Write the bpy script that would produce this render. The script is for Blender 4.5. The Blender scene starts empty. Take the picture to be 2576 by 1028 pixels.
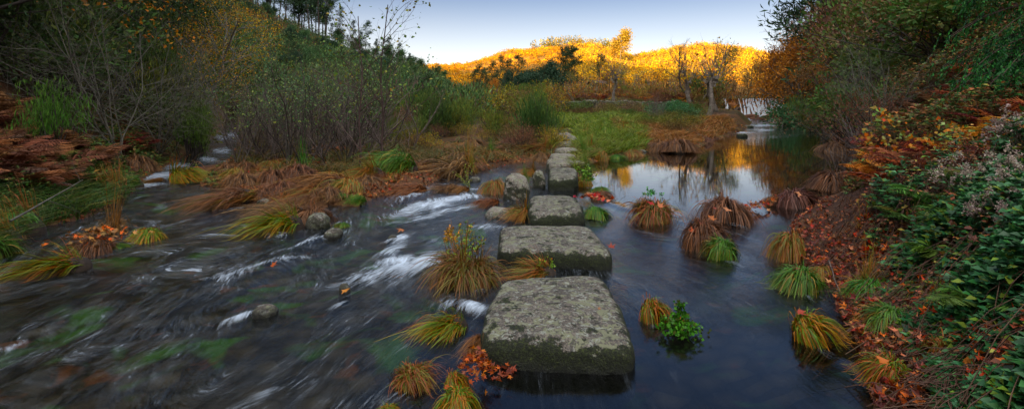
import bpy, math, random
import numpy as np
from mathutils import Vector, Matrix
R = np.random.default_rng(7)
random.seed(7)
SC = bpy.context.scene
COL = SC.collection
CH = 1.7            # eye height above the pool
HZ = 267.0          # horizon row in the 2576 px wide picture
FX = 1288.0

# ------------------------------------------------------------------ basics
def at(px, py, z=0.0):
    """a point at height z that the photograph shows at px, py"""
    y = (CH - z) * FX / (py - HZ)
    return np.array([(px - 1288) / FX * y, y, z])
def atY(px, Y):
    return (px - 1288) / FX * Y
def zat(py, Y):
    return CH - (py - HZ) / FX * Y
def sm(a, b, x):
    t = np.clip((x - a) / (b - a), 0, 1)
    return t * t * (3 - 2 * t)
_P = R.permutation(4096)
_PV = R.random(4096)
def vn(x, y, seed=0):
    xi = np.floor(x).astype(np.int64); yi = np.floor(y).astype(np.int64)
    fx = x - xi; fy = y - yi
    fx = fx * fx * (3 - 2 * fx); fy = fy * fy * (3 - 2 * fy)
    def h(a, b):
        return _PV[(_P[(a + seed * 57) & 4095] + b * 131 + seed) & 4095]
    return (h(xi, yi) * (1 - fx) + h(xi + 1, yi) * fx) * (1 - fy) + (h(xi, yi + 1) * (1 - fx) + h(xi + 1, yi + 1) * fx) * fy
def fbm(x, y, o=4, seed=0):
    s = 0; a = .5; t = 0
    for i in range(o):
        s = s + a * vn(x, y, seed + i * 3); t += a
        x = x * 2.03 + 7.1; y = y * 2.03 + 3.3; a *= .5
    return s / t
def fbm3(p, f, o=3, seed=0):
    return (fbm(p[:, 0] * f, p[:, 1] * f + p[:, 2] * f * .7, o, seed) + fbm(p[:, 1] * f + 9, p[:, 2] * f + p[:, 0] * f * .6, o, seed + 5)) / 2

class MB:
    """collects vertices, quads / triangles and a colour for each vertex"""
    def __init__(s): s.v = []; s.c = []; s.q = []; s.t = []; s.n = 0
    def add(s, V, C, Q=None, T=None):
        V = np.asarray(V, float).reshape(-1, 3)
        C = np.broadcast_to(np.asarray(C, float), (len(V), 3))
        s.v.append(V); s.c.append(C)
        if Q is not None and len(Q): s.q.append(np.asarray(Q) + s.n)
        if T is not None and len(T): s.t.append(np.asarray(T) + s.n)
        s.n += len(V)
    def merge(s, o, M=None, off=(0, 0, 0), sc=1.0, rz=0.0):
        V = np.concatenate(o.v) * sc
        c_, s_ = math.cos(rz), math.sin(rz)
        V = np.stack([V[:, 0] * c_ - V[:, 1] * s_, V[:, 0] * s_ + V[:, 1] * c_, V[:, 2]], 1) + np.asarray(off)
        s.add(V, np.concatenate(o.c), np.concatenate(o.q) if o.q else None, np.concatenate(o.t) if o.t else None)
    def mesh(s, name, mat, smooth=False):
        me = bpy.data.meshes.new(name)
        V = np.concatenate(s.v); C = np.concatenate(s.c)
        q = np.concatenate(s.q) if s.q else np.zeros((0, 4), int)
        t = np.concatenate(s.t) if s.t else np.zeros((0, 3), int)
        idx = np.concatenate([q.ravel(), t.ravel()]).astype(np.int32)
        st = np.concatenate([np.arange(len(q)) * 4, len(q) * 4 + np.arange(len(t)) * 3]).astype(np.int32)
        me.vertices.add(len(V)); me.vertices.foreach_set('co', V.astype(np.float32).ravel())
        me.loops.add(len(idx)); me.loops.foreach_set('vertex_index', idx)
        me.polygons.add(len(st)); me.polygons.foreach_set('loop_start', st)
        me.update(calc_edges=True)
        if smooth: me.polygons.foreach_set('use_smooth', np.ones(len(st), bool))
        a = me.color_attributes.new('Col', 'FLOAT_COLOR', 'POINT')
        a.data.foreach_set('color', np.concatenate([C, np.ones((len(C), 1))], 1).astype(np.float32).ravel())
        if mat: me.materials.append(mat)
        return me
    def build(s, name, mat, parent=None, smooth=False, loc=None):
        o = bpy.data.objects.new(name, s.mesh(name, mat, smooth)); COL.objects.link(o)
        if parent: o.parent = parent
        if loc is not None: o.location = loc
        return o

def tag(o, label=None, cat=None, group=None, kind=None):
    if label: o['label'] = label
    if cat: o['category'] = cat
    if group: o['group'] = group
    if kind: o['kind'] = kind
    return o
def empty(name, loc=(0, 0, 0), rz=0.0):
    o = bpy.data.objects.new(name, None); COL.objects.link(o)
    o.location = loc; o.rotation_euler = (0, 0, rz); o.empty_display_size = .1
    return o
KIDS = {}
def kid(o, p):
    o.parent = p; KIDS.setdefault(p.name, []).append(o); return o
def copy_tree(o, parent=None):
    c = o.copy(); COL.objects.link(c)
    if parent is not None: kid(c, parent)
    for ch in list(KIDS.get(o.name, [])): copy_tree(ch, c)
    return c
USED = set()
def place(proto, loc, sc=1.0, rz=0.0, label=None, cat=None, group=None, tilt=(0, 0), sz=None):
    """first use moves the thing itself, later ones copy it with all its parts"""
    if proto.name in USED: o = copy_tree(proto)
    else: o = proto; USED.add(proto.name)
    o.location = [float(v) for v in loc]
    o.rotation_euler = (tilt[0], tilt[1], rz)
    o.scale = (sc, sc, sc * (sz or 1.0))
    for k in ('label', 'category', 'group'):
        if k in o: del o[k]
    tag(o, label, cat, group)
    return o

# ------------------------------------------------------------------ materials
def newmat(name):
    m = bpy.data.materials.new(name); m.use_nodes = True
    nt = m.node_tree; nt.nodes.clear()
    out = nt.nodes.new('ShaderNodeOutputMaterial')
    return m, nt, out
def N(nt, t, **kw):
    n = nt.nodes.new('ShaderNode' + t)
    for k, v in kw.items(): setattr(n, k, v)
    return n
def L(nt, a, b): nt.links.new(a, b)
def ramp(nt, fac, stops):
    r = N(nt, 'ValToRGB'); e = r.color_ramp.elements
    while len(e) > 1: e.remove(e[-1])
    e[0].position = stops[0][0]; e[0].color = (*stops[0][1], 1)
    for p, c in stops[1:]:
        x = e.new(p); x.color = (*c, 1)
    L(nt, fac, r.inputs[0]); return r
def g3(v): return (v, v, v)
def mixc(nt, fac, a, b, mode='MIX'):
    m = N(nt, 'Mix', data_type='RGBA', blend_type=mode)
    if hasattr(fac, 'is_linked'): L(nt, fac, m.inputs[0])
    else: m.inputs[0].default_value = fac
    for i, v in ((6, a), (7, b)):
        if hasattr(v, 'is_linked'): L(nt, v, m.inputs[i])
        else: m.inputs[i].default_value = (*v, 1)
    return m.outputs[2]
def math_(nt, op, a, b=None, c=None, clamp=False):
    m = N(nt, 'Math', operation=op); m.use_clamp = clamp
    for i, v in enumerate((a, b, c)):
        if v is None: continue
        if hasattr(v, 'is_linked'): L(nt, v, m.inputs[i])
        else: m.inputs[i].default_value = v
    return m.outputs[0]
def noise(nt, vec, scale, detail=4, rough=.55, dist=0.0, dim='3D'):
    n = N(nt, 'TexNoise', noise_dimensions=dim)
    n.inputs['Scale'].default_value = scale; n.inputs['Detail'].default_value = detail
    n.inputs['Roughness'].default_value = rough; n.inputs['Distortion'].default_value = dist
    if vec is not None: L(nt, vec, n.inputs['Vector'])
    return n.outputs[0]

def leaf_material(name, transl=.25, rough=.55, vary=.35, spec=.3, lvl=1.75):
    m, nt, out = newmat(name)
    a = N(nt, 'Attribute', attribute_name='Col')
    oi = N(nt, 'ObjectInfo')
    h = N(nt, 'HueSaturation')
    L(nt, math_(nt, 'MULTIPLY_ADD', oi.outputs['Random'], .03, .485), h.inputs['Hue'])
    h.inputs['Saturation'].default_value = 1.06
    L(nt, math_(nt, 'MULTIPLY_ADD', oi.outputs['Random'], vary, lvl - vary / 2), h.inputs['Value'])
    L(nt, a.outputs['Color'], h.inputs['Color'])
    p = N(nt, 'BsdfPrincipled'); p.inputs['Roughness'].default_value = rough
    p.inputs['Specular IOR Level'].default_value = spec
    L(nt, h.outputs[0], p.inputs['Base Color'])
    t = N(nt, 'BsdfTranslucent'); L(nt, h.outputs[0], t.inputs[0])
    mx = N(nt, 'MixShader'); mx.inputs[0].default_value = transl
    L(nt, p.outputs[0], mx.inputs[1]); L(nt, t.outputs[0], mx.inputs[2]); L(nt, mx.outputs[0], out.inputs[0])
    return m
M_LEAF = leaf_material('leaf')
M_WET = leaf_material('wet_leaf', .15, .42, .3, .3)
M_NEEDLE = leaf_material('needle', .15, .7, .3, .2)
M_GRASS = leaf_material('grass_blade', .2, .42, .3, .4, 1.3)

def bark_material():
    m, nt, out = newmat('bark')
    a = N(nt, 'Attribute', attribute_name='Col')
    tc = N(nt, 'TexCoord')
    n = noise(nt, tc.outputs['Object'], 9, 5, .65)
    c = mixc(nt, 1.0, a.outputs['Color'], ramp(nt, n, [(.3, g3(.45)), (.7, g3(1.5))]).outputs[0], 'MULTIPLY')
    p = N(nt, 'BsdfPrincipled'); p.inputs['Roughness'].default_value = .85
    L(nt, c, p.inputs['Base Color'])
    b = N(nt, 'Bump'); b.inputs['Strength'].default_value = .5; b.inputs['Distance'].default_value = .02
    L(nt, n, b.inputs['Height']); L(nt, b.outputs[0], p.inputs['Normal'])
    L(nt, p.outputs[0], out.inputs[0]); return m
M_BARK = bark_material()

def rock_material(name='granite', moss=1.0, base=.125, MB0=-.47):
    """lichen patched granite with moss on its flanks"""
    m, nt, out = newmat(name)
    tc = N(nt, 'TexCoord'); gp = N(nt, 'NewGeometry')
    P = gp.outputs['Position']
    big = noise(nt, P, 2.2, 5, .6)
    fine = noise(nt, P, 55, 5, .7)
    col = ramp(nt, big, [(.3, (base * .45, base * .40, base * .34)), (.55, (base * .98, base * .86, base * .70)), (.75, (base * 1.28, base * 1.16, base * .98))]).outputs[0]
    col = mixc(nt, 1.0, col, ramp(nt, fine, [(.34, g3(.28)), (.5, g3(.95)), (.64, g3(2.0))]).outputs[0], 'MULTIPLY')
    # pinkish grit
    grit = noise(nt, P, 130, 2, .5)
    col = mixc(nt, ramp(nt, grit, [(.6, g3(0)), (.68, g3(.7))]).outputs[0], col, (.32, .23, .16))
    # lichen
    w = N(nt, 'VectorMath', operation='ADD'); L(nt, P, w.inputs[0])
    nz = N(nt, 'TexNoise'); nz.inputs['Scale'].default_value = 14; L(nt, P, nz.inputs['Vector'])
    sc = N(nt, 'VectorMath', operation='SCALE'); L(nt, nz.outputs['Color'], sc.inputs[0]); sc.inputs['Scale'].default_value = .09
    L(nt, sc.outputs[0], w.inputs[1])
    l1 = noise(nt, w.outputs[0], 8, 3, .8)
    l2 = noise(nt, w.outputs[0], 21, 3, .7)
    col = mixc(nt, ramp(nt, l1, [(.52, g3(0)), (.55, g3(.85))]).outputs[0], col, (.19, .20, .115))
    col = mixc(nt, ramp(nt, l2, [(.57, g3(0)), (.60, g3(.75))]).outputs[0], col, (.29, .31, .26))
    col = mixc(nt, ramp(nt, noise(nt, w.outputs[0], 12, 4, .8), [(.56, g3(0)), (.60, g3(.8))]).outputs[0], col, (.04, .036, .032))
    # moss: where the surface turns away from the sky, plus patches
    sx = N(nt, 'SeparateXYZ'); L(nt, gp.outputs['Normal'], sx.inputs[0])
    mn = noise(nt, P, 9, 5, .7)
    mm = math_(nt, 'SUBTRACT', math_(nt, 'MULTIPLY_ADD', mn, 2.6, MB0), sx.outputs['Z'])
    mf = ramp(nt, mm, [(.0, g3(0)), (.14, g3(moss))]).outputs[0]
    mc = ramp(nt, noise(nt, P, 60, 4, .7), [(.3, (.004, .006, .003)), (.52, (.016, .022, .005)), (.72, (.075, .095, .012))]).outputs[0]
    col = mixc(nt, mf, col, mc)
    # dark wet band along the waterline
    pz = N(nt, 'SeparateXYZ'); L(nt, P, pz.inputs[0])
    band = math_(nt, 'MULTIPLY_ADD', fine, .05, pz.outputs['Z'])
    wf = ramp(nt, band, [(.03, g3(1)), (.10, g3(0))]).outputs[0]
    col = mixc(nt, wf, col, mixc(nt, 1.0, col, (.3, .3, .3), 'MULTIPLY'))
    p = N(nt, 'BsdfPrincipled'); L(nt, col, p.inputs['Base Color'])
    L(nt, mixc(nt, wf, g3(.8), g3(.3)), p.inputs['Roughness'])
    h = math_(nt, 'ADD', math_(nt, 'MULTIPLY', fine, .6), math_(nt, 'MULTIPLY', big, 1.2))
    h = math_(nt, 'ADD', h, math_(nt, 'MULTIPLY', mf, math_(nt, 'MULTIPLY', noise(nt, P, 90, 3, .7), 1.6)))
    b = N(nt, 'Bump'); b.inputs['Strength'].default_value = .9; b.inputs['Distance'].default_value = .012
    L(nt, h, b.inputs['Height']); L(nt, b.outputs[0], p.inputs['Normal'])
    L(nt, p.outputs[0], out.inputs[0]); return m
M_ROCK = rock_material()
M_WETROCK = rock_material('wet_rock', .5, .10)
M_PALE = rock_material('pale_rock', .85, .23, -1.05)
M_WALL = rock_material('wall_stone', .9, .17)

def ground_material():
    m, nt, out = newmat('ground')
    a = N(nt, 'Attribute', attribute_name='Col')
    P = N(nt, 'NewGeometry').outputs['Position']
    n1 = noise(nt, P, 3.0, 6, .7)
    n2 = noise(nt, P, 26, 5, .7)
    c = mixc(nt, 1.0, a.outputs['Color'], ramp(nt, n1, [(.3, g3(.5)), (.7, g3(1.5))]).outputs[0], 'MULTIPLY')
    c = mixc(nt, 1.0, c, ramp(nt, n2, [(.3, g3(.35)), (.5, g3(1)), (.7, g3(1.6))]).outputs[0], 'MULTIPLY')
    # riverbed: algae patches and orange cobbles below the water level
    pz = N(nt, 'SeparateXYZ'); L(nt, P, pz.inputs[0])
    uw = ramp(nt, pz.outputs['Z'], [(-.09, g3(1)), (-.03, g3(0))])
    mp = N(nt, 'MapRange'); L(nt, pz.outputs['Z'], mp.inputs[0])
    mp.inputs[1].default_value = -.10; mp.inputs[2].default_value = -.03; mp.inputs[3].default_value = 1; mp.inputs[4].default_value = 0
    b1 = noise(nt, P, 1.6, 3, .5, .4)
    b2 = noise(nt, P, 2.7, 3, .6, .3)
    vo = N(nt, 'TexVoronoi'); vo.inputs['Scale'].default_value = 4.5; L(nt, P, vo.inputs['Vector'])
    bed = ramp(nt, vo.outputs['Color'], [(0, (.045, .038, .03)), (.5, (.16, .12, .085)), (1, (.34, .26, .18))]).outputs[0]
    bed = mixc(nt, ramp(nt, vo.outputs['Distance'], [(.0, g3(0)), (.75, g3(.9))]).outputs[0], bed, (.01, .01, .01))
    bed = mixc(nt, ramp(nt, b1, [(.56, g3(0)), (.66, g3(.85))]).outputs[0], bed, (.11, .32, .03))
    bed = mixc(nt, ramp(nt, b2, [(.60, g3(0)), (.70, g3(.8))]).outputs[0], bed, (.34, .11, .035))
    c = mixc(nt, mp.outputs[0], c, bed)
    p = N(nt, 'BsdfPrincipled'); p.inputs['Roughness'].default_value = .8; L(nt, c, p.inputs['Base Color'])
    p.inputs['Specular IOR Level'].default_value = .25
    b = N(nt, 'Bump'); b.inputs['Strength'].default_value = .8; b.inputs['Distance'].default_value = .04
    L(nt, n2, b.inputs['Height']); L(nt, b.outputs[0], p.inputs['Normal'])
    L(nt, p.outputs[0], out.inputs[0]); return m
M_GROUND = ground_material()

def water_material():
    m, nt, out = newmat('water')
    P = N(nt, 'NewGeometry').outputs['Position']
    fl = N(nt, 'Attribute', attribute_name='flow').outputs['Vector']
    ms = N(nt, 'Attribute', attribute_name='Col'); sp = N(nt, 'SeparateColor'); L(nt, ms.outputs['Color'], sp.inputs[0])
    foam, turb, rip = sp.outputs[0], sp.outputs[1], sp.outputs[2]
    def mapped(sx, sy, rot=0):
        k = N(nt, 'Mapping'); k.inputs['Scale'].default_value = (sx, sy, 1); L(nt, fl, k.inputs['Vector']); return k.outputs[0]
    s1 = noise(nt, mapped(10, 2.0), 1.0, 5, .6, .3)      # broad silky threads
    s2 = noise(nt, mapped(52, 6.5), 1.0, 4, .65, .4)      # fine threads
    s3 = noise(nt, mapped(3.0, 1.1), 1.0, 3, .5, .4)
    lap = noise(nt, mapped(5.0, 14.0), 1.0, 3, .55, .5)    # cross ripples on the pool
    # bump
    hb = math_(nt, 'ADD', math_(nt, 'MULTIPLY', s1, 1.0), math_(nt, 'MULTIPLY', s2, .6))
    hb = math_(nt, 'MULTIPLY', hb, math_(nt, 'MULTIPLY', turb, .42))
    hb = math_(nt, 'ADD', hb, math_(nt, 'MULTIPLY', lap, rip))
    b = N(nt, 'Bump'); b.inputs['Strength'].default_value = 1.0; b.inputs['Distance'].default_value = .055
    L(nt, hb, b.inputs['Height'])
    fr = N(nt, 'Fresnel'); L(nt, math_(nt, 'MULTIPLY_ADD', turb, -.30, 1.62), fr.inputs['IOR']); L(nt, b.outputs[0], fr.inputs['Normal'])
    gl = N(nt, 'BsdfGlossy'); gl.inputs['Color'].default_value = (1, 1, 1, 1)
    L(nt, math_(nt, 'MULTIPLY_ADD', turb, .14, .010), gl.inputs['Roughness']); L(nt, b.outputs[0], gl.inputs['Normal'])
    tr = N(nt, 'BsdfTransparent'); L(nt, mixc(nt, turb, (.40, .42, .38), (.60, .64, .62)), tr.inputs[0])
    m1 = N(nt, 'MixShader'); L(nt, fr.outputs[0], m1.inputs[0]); L(nt, tr.outputs[0], m1.inputs[1]); L(nt, gl.outputs[0], m1.inputs[2])
    # aerated threads where it tumbles; soft paints streaked sky reflection as pale colour
    th = math_(nt, 'ADD', math_(nt, 'MULTIPLY', s1, .52), math_(nt, 'MULTIPLY', s2, .48))
    thr = ramp(nt, th, [(.44, g3(0)), (.62, g3(1))]).outputs[0]
    soft = math_(nt, 'MULTIPLY', math_(nt, 'MULTIPLY', thr, ramp(nt, s3, [(.38, g3(.25)), (.65, g3(1))]).outputs[0]), math_(nt, 'MULTIPLY', turb, .095))
    fm = math_(nt, 'ADD', foam, math_(nt, 'MULTIPLY_ADD', th, 3.6, -2.05))
    fm = math_(nt, 'MULTIPLY', math_(nt, 'MULTIPLY', fm, .9, clamp=True), math_(nt, 'MULTIPLY', foam, 2.0, clamp=True))
    fine = math_(nt, 'MULTIPLY', ramp(nt, th, [(.575, g3(0)), (.66, g3(.55))]).outputs[0], math_(nt, 'MULTIPLY', turb, ramp(nt, s3, [(.45, g3(0)), (.62, g3(1))]).outputs[0]))
    fm = math_(nt, 'ADD', math_(nt, 'ADD', fm, fine), soft, clamp=True)
    df = N(nt, 'BsdfDiffuse'); df.inputs['Color'].default_value = (.62, .73, .86, 1); L(nt, b.outputs[0], df.inputs['Normal'])
    m2 = N(nt, 'MixShader'); L(nt, fm, m2.inputs[0]); L(nt, m1.outputs[0], m2.inputs[1]); L(nt, df.outputs[0], m2.inputs[2])
    L(nt, m2.outputs[0], out.inputs[0]); return m
M_WATER = water_material()

# ------------------------------------------------------------------ the lie of the land
SHORE = [  # outline of stream and pool, left bank first (walked from the camera away), then island, pool head, right bank
    (-400, 800), (-120, 690), (0, 640), (110, 570), (220, 545), (330, 492), (362, 455), (420, 420), (480, 392), (545, 366), (562, 350), (572, 330),
    (596, 330), (597, 352), (600, 372), (580, 402), (520, 440), (500, 468), (556, 482), (570, 512), (650, 520), (700, 540), (760, 545), (830, 520), (900, 520), (960, 492),
    (1080, 466), (1110, 445), (1190, 432), (1262, 418), (1355, 402), (1385, 412), (1400, 440), (1440, 455), (1478, 440), (1482, 412), (1530, 400), (1600, 388), (1660, 374), (1735, 384), (1800, 352), (1870, 330), (1893, 312),
    (1868, 303), (1825, 296), (1815, 291), (1965, 291), (1990, 305), (2085, 318), (2110, 345), (2152, 375), (2143, 430), (2150, 485), (2060, 500), (2030, 530), (1990, 560), (1990, 640), (2085, 720),
    (2110, 790), (2165, 880), (2190, 960), (2200, 1040), (2250, 1400)]
def far_z(a, b): return float(np.interp(b, [291, 297, 304, 312, 322], [.55, .48, .25, .08, 0])) if a > 1500 else 0.0
SH = np.array([at(a, b, far_z(a, b))[:2] for a, b in SHORE])
SH = np.concatenate([SH, [[3.2, -4], [9, -30], [-9, -30], [-9, -2]]])
def shore_dist(x, y):
    """signed distance to the water's edge, positive on land"""
    x = np.asarray(x, float).ravel(); y = np.asarray(y, float).ravel()
    d = np.full(len(x), 1e9); ins = np.zeros(len(x), bool)
    n = len(SH)
    for i in range(n):
        ax, ay = SH[i]; bx, by = SH[(i + 1) % n]
        ex, ey = bx - ax, by - ay
        t = np.clip(((x - ax) * ex + (y - ay) * ey) / (ex * ex + ey * ey), 0, 1)
        d = np.minimum(d, np.hypot(x - ax - t * ex, y - ay - t * ey))
        c = ((ay > y) != (by > y))
        with np.errstate(divide='ignore', invalid='ignore'):
            xi = ax + (y - ay) * ex / (ey if ey != 0 else 1e-9)
        ins ^= c & (x < xi)
    return np.where(ins, -d, d)
def water_level(x, y):
    px = 1288 + FX * x / np.maximum(y, .5)
    right = sm(38, 56, y) * .55 * sm(1450, 1700, px)
    left = sm(13, 30, y) * .7 * sm(720, 610, px)
    return right + left
SKY_L = np.array([(-900, -500), (0, -300), (400, -110), (560, -12), (600, 2), (700, 45), (800, 80), (900, 118), (1000, 150), (1060, 172), (1100, 190), (1150, 222), (1180, 255), (1200, 262)], float)
SKY_R = np.array([(1880, 262), (1940, 235), (2000, 185), (2080, 130), (2200, 60), (2400, -60), (2576, -180), (3400, -500)], float)
SKY_F = np.array([(-500, 160), (900, 185), (1070, 165), (1150, 150), (1250, 131), (1340, 112), (1400, 101), (1450, 99), (1500, 103), (1550, 122), (1595, 138), (1640, 124), (1700, 112), (1760, 104), (1830, 104), (1880, 110), (1940, 128), (2100, 150), (3000, 160)], float)
def Hland(x, y):
    x = np.asarray(x, float); y = np.asarray(y, float); shp = x.shape
    x = x.ravel(); y = y.ravel()
    r = np.hypot(x, y)
    rho = np.maximum(y, np.abs(x) / 1.6); rho = np.maximum(rho, .01)
    t = np.clip(x / rho, -1.6, 1.6); px = 1288 + FX * t
    d = shore_dist(x, y)
    w = water_level(x, y)
    n1 = fbm(x * .9, y * .9, 4, 1) - .5; n2 = fbm(x * .07, y * .07, 4, 2) - .5
    # middle of the valley
    mid = .16 + .78 * sm(12, 42, y) + .75 * sm(44.0, 44.6, y) * (px > 1330) * (px < 1780) + .75 * sm(50, 70, y) + 1.2 * sm(60, 110, y) + 8 * sm(110, 420, y)
    mid = mid * sm(-.1, 1.2, d) + .02
    # left hill and right hill
    eL = (HZ - np.interp(px, SKY_L[:, 0], SKY_L[:, 1])) / FX
    YL = np.interp(px, [0, 600, 1170], [70, 105, 125]); y0L = np.interp(px, [0, 300, 590, 900, 1170], [9, 15, 26, 40, 70])
    sL = np.clip((rho - y0L) / (YL - y0L), 0, 1.25)
    hL = np.where(sL <= 1, sL ** 1.15, 1 + (sL - 1) * .15) * np.maximum(eL * YL - 2.2, 0) * (px < 1210) * sm(1225, 1150, px)
    eR = (HZ - np.interp(px, SKY_R[:, 0], SKY_R[:, 1])) / FX
    YR = np.interp(px, [1880, 2000, 2200, 2576], [85, 70, 42, 30]); y0R = np.interp(px, [1880, 1960, 2085, 2150, 2576], [58, 52, 30, 11, 9])
    sR = np.clip((rho - y0R) / (YR - y0R), 0, 1.3)
    hR = np.where(sR <= 1, sR, 1 + (sR - 1) * .2) * np.maximum(eR * YR - .5, 0) * sm(1880, 1960, px)
    # banks close to the water
    lb = (px < 590) & (x < -2.5)
    bankL = np.clip(d - .15, 0, 6) * .30 * lb * sm(580, 480, px)
    rb = (x > 1.5)
    nearR = sm(1990, 2140, px)
    bankR = np.clip(d - .1, 0, 2.6) * .44 * nearR * rb
    z = w + mid + hL + hR + bankL + bankR + n1 * .22 * sm(.0, .9, d) + n2 * np.clip(rho * .05, 0, 3) * sm(1, 6, d)
    # the far hills and an unseen ridge added behind the camera to shade the valley
    eF = (HZ - np.interp(px, SKY_F[:, 0], SKY_F[:, 1])) / FX
    crest = 700.
    sF = np.clip((rho - 380) / (crest - 380), 0, 1.5)
    zF = np.where(sF <= 1, sF ** .8, 1 - (sF - 1) * .5) * (eF * crest - 20)
    front = (y > 0)
    z = z + zF * front + (fbm(x * .012, y * .012, 4, 5) - .5) * 26 * sm(400, 520, r) * sm(760, 660, r) * front
    ang = np.abs(np.degrees(np.arctan2(x, y)))
    z = z + 76 * sm(60, 205, r) * sm(72, 112, ang)
    bed = w - .10 - .22 * sm(0, 1.2, -d) + n1 * .10 * sm(0, .5, -d)
    out = np.where(d > 0, np.maximum(z, w + .02 + .1 * sm(0, .3, d)), bed)
    # behind the weir the channel bed is high
    return out.reshape(shp)
def gz(x, y): return float(Hland(np.array([x]), np.array([y]))[0])

def mixcol(a, b, f): return np.asarray(a)[None] * (1 - f[:, None]) + np.asarray(b)[None] * f[:, None]
def build_ground():
    na, nr = 900, 520
    th = np.concatenate([np.radians(np.linspace(-62, 62, na)), np.radians(np.linspace(64, 296, 110))])
    rr = .5 * (3200 / .5) ** (np.linspace(0, 1, nr))
    A, RR = np.meshgrid(th, rr)
    X = np.sin(A) * RR; Y = np.cos(A) * RR
    Z = Hland(X, Y)
    global GH, SDG, GTH, GRR
    x, y = X.ravel(), Y.ravel(); r = np.hypot(x, y)
    d = shore_dist(x, y)
    GH, SDG, GTH, GRR = Z, d.reshape(Z.shape), th, np.log(rr)
    rho = np.maximum(y, np.abs(x) / 1.6); px = 1288 + FX * np.clip(x / rho, -1.6, 1.6)
    f1 = sm(.42, .58, fbm(x * .5, y * .5, 4, 11)); f2 = sm(.4, .6, fbm(x * .09, y * .09, 4, 12)); f3 = sm(.45, .6, fbm(x * 1.7, y * 1.7, 3, 13))
    c = mixcol((.075, .034, .016), (.13, .06, .024), f1)                       # leaf litter
    g = mixcol((.05, .075, .014), (.10, .12, .02), f1)                          # grass
    wg = np.clip(sm(12, 17, y) * .35 * f3 + sm(15, 22, y) * sm(1330, 1440, px) * sm(1720, 1600, px) * .9 + sm(30, 46, y) * .5 * f2, 0, 1)
    c = c * (1 - wg[:, None]) + g * wg[:, None]
    h = mixcol((.030, .042, .016), (.075, .040, .020), f2 * .7)               # scrub covered slopes
    wh = sm(24, 40, rho) * ((px < 1210) | (px > 1930))
    c = c * (1 - wh[:, None]) + h * wh[:, None]
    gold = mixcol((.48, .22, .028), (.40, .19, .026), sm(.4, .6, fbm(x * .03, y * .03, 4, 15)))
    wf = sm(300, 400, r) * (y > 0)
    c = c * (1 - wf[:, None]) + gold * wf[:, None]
    nt_, nr_ = len(th), nr
    i = np.arange(nt_); j = np.arange(nr_ - 1)
    I, J = np.meshgrid(i, j); I2 = (I + 1) % nt_
    Q = np.stack([J * nt_ + I, J * nt_ + I2, (J + 1) * nt_ + I2, (J + 1) * nt_ + I], -1)[:, :, ::-1]
    cut = int(np.searchsorted(rr, 260))
    V = np.stack([x, y, Z.ravel()], 1)
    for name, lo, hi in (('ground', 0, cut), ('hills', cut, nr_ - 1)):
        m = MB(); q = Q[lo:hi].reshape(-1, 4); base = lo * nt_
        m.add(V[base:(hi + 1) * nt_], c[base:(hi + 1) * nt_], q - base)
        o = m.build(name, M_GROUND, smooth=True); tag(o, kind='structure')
build_ground()
def look(G, x, y):
    a = np.arctan2(x, y); a = np.where(a < GTH[0], a + 2 * math.pi, a); lr = np.log(np.maximum(np.hypot(x, y), .5))
    i = np.clip(np.searchsorted(GTH, a) - 1, 0, len(GTH) - 2); f = np.clip((a - GTH[i]) / (GTH[i + 1] - GTH[i]), 0, 1)
    j = np.clip(((lr - GRR[0]) / (GRR[1] - GRR[0])).astype(int), 0, len(GRR) - 2); g = (lr - GRR[j]) / (GRR[1] - GRR[0])
    return (G[j, i] * (1 - f) + G[j, i + 1] * f) * (1 - g) + (G[j + 1, i] * (1 - f) + G[j + 1, i + 1] * f) * g
def Hland(x, y): return look(GH, np.asarray(x, float), np.asarray(y, float))
def gz(x, y): return float(look(GH, np.array([x]), np.array([y]))[0])
def sdist(x, y): return look(SDG, np.asarray(x, float), np.asarray(y, float))

# foam: picture x, y of the tumbling places, along-stream length, width (m), bearing (deg, 0 = away from the camera), strength
FOAM = [(1090, 515, 1.2, .22, 25, .9), (1150, 500, .9, .2, 40, .8), (1110, 535, 1.1, .16, 35, .6), (1060, 525, .8, .15, 10, .6), (1040, 490, .8, .2, 10, .6), (1165, 478, .6, .12, 60, .5),
        (1000, 655, .26, .16, 20, 1.), (1062, 655, .20, .13, 60, 1.2), (1020, 670, .5, .26, 50, .9), (995, 600, .25, .10, 10, .9), (945, 690, .4, .2, 30, .6), (985, 628, .3, .1, 10, .7), (1085, 640, .2, .2, 70, .6),
        (640, 672, .5, .10, 30, .5), (600, 690, .4, .09, 40, .42), (735, 650, .3, .08, 60, .42), (614, 792, .20, .05, 25, .75), (1185, 780, .12, .09, 20, 1.1), (1150, 770, .2, .1, 70, .5),
        (850, 772, .14, .03, 20, .7), (800, 600, .5, .09, 20, .7), (860, 560, .3, .07, 20, .4), (1225, 575, .3, .2, 30, .5), (1110, 600, .3, .1, 40, .4),
        (395, 445, 1.4, .4, -20, .65), (440, 420, 1.2, .3, -30, .6), (520, 405, 1.1, .3, -40, .6), (560, 390, 1.1, .3, -30, .6), (370, 465, .7, .35, -10, .65), (480, 440, .8, .25, -25, .5), (575, 365, 2, .7, -30, .6),
        (1690, 540, .5, .12, 5, .45), (1720, 555, .3, .1, -20, .3), (1545, 515, .5, .1, -20, .35), (1640, 590, .4, .1, -20, .2),
        (1860, 335, 5, .35, 50, .8), (1910, 318, 6, .5, 60, .8), (1900, 300, 7, .8, 60, .9), (1930, 326, 4, .4, 60, .6), (1955, 345, 3, .35, 50, .4), (1880, 291, 3, 3.0, 90, .7),
        (20, 880, .25, .05, 15, .4), (160, 870, .3, .05, 20, .25), (1000, 980, .3, .08, 30, .3), (700, 990, .5, .12, 30, .25), (60, 830, .2, .04, 30, .3)]
WAKES = []          # (point, None, length, width, bearing, strength) below each tussock and stone
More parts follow.
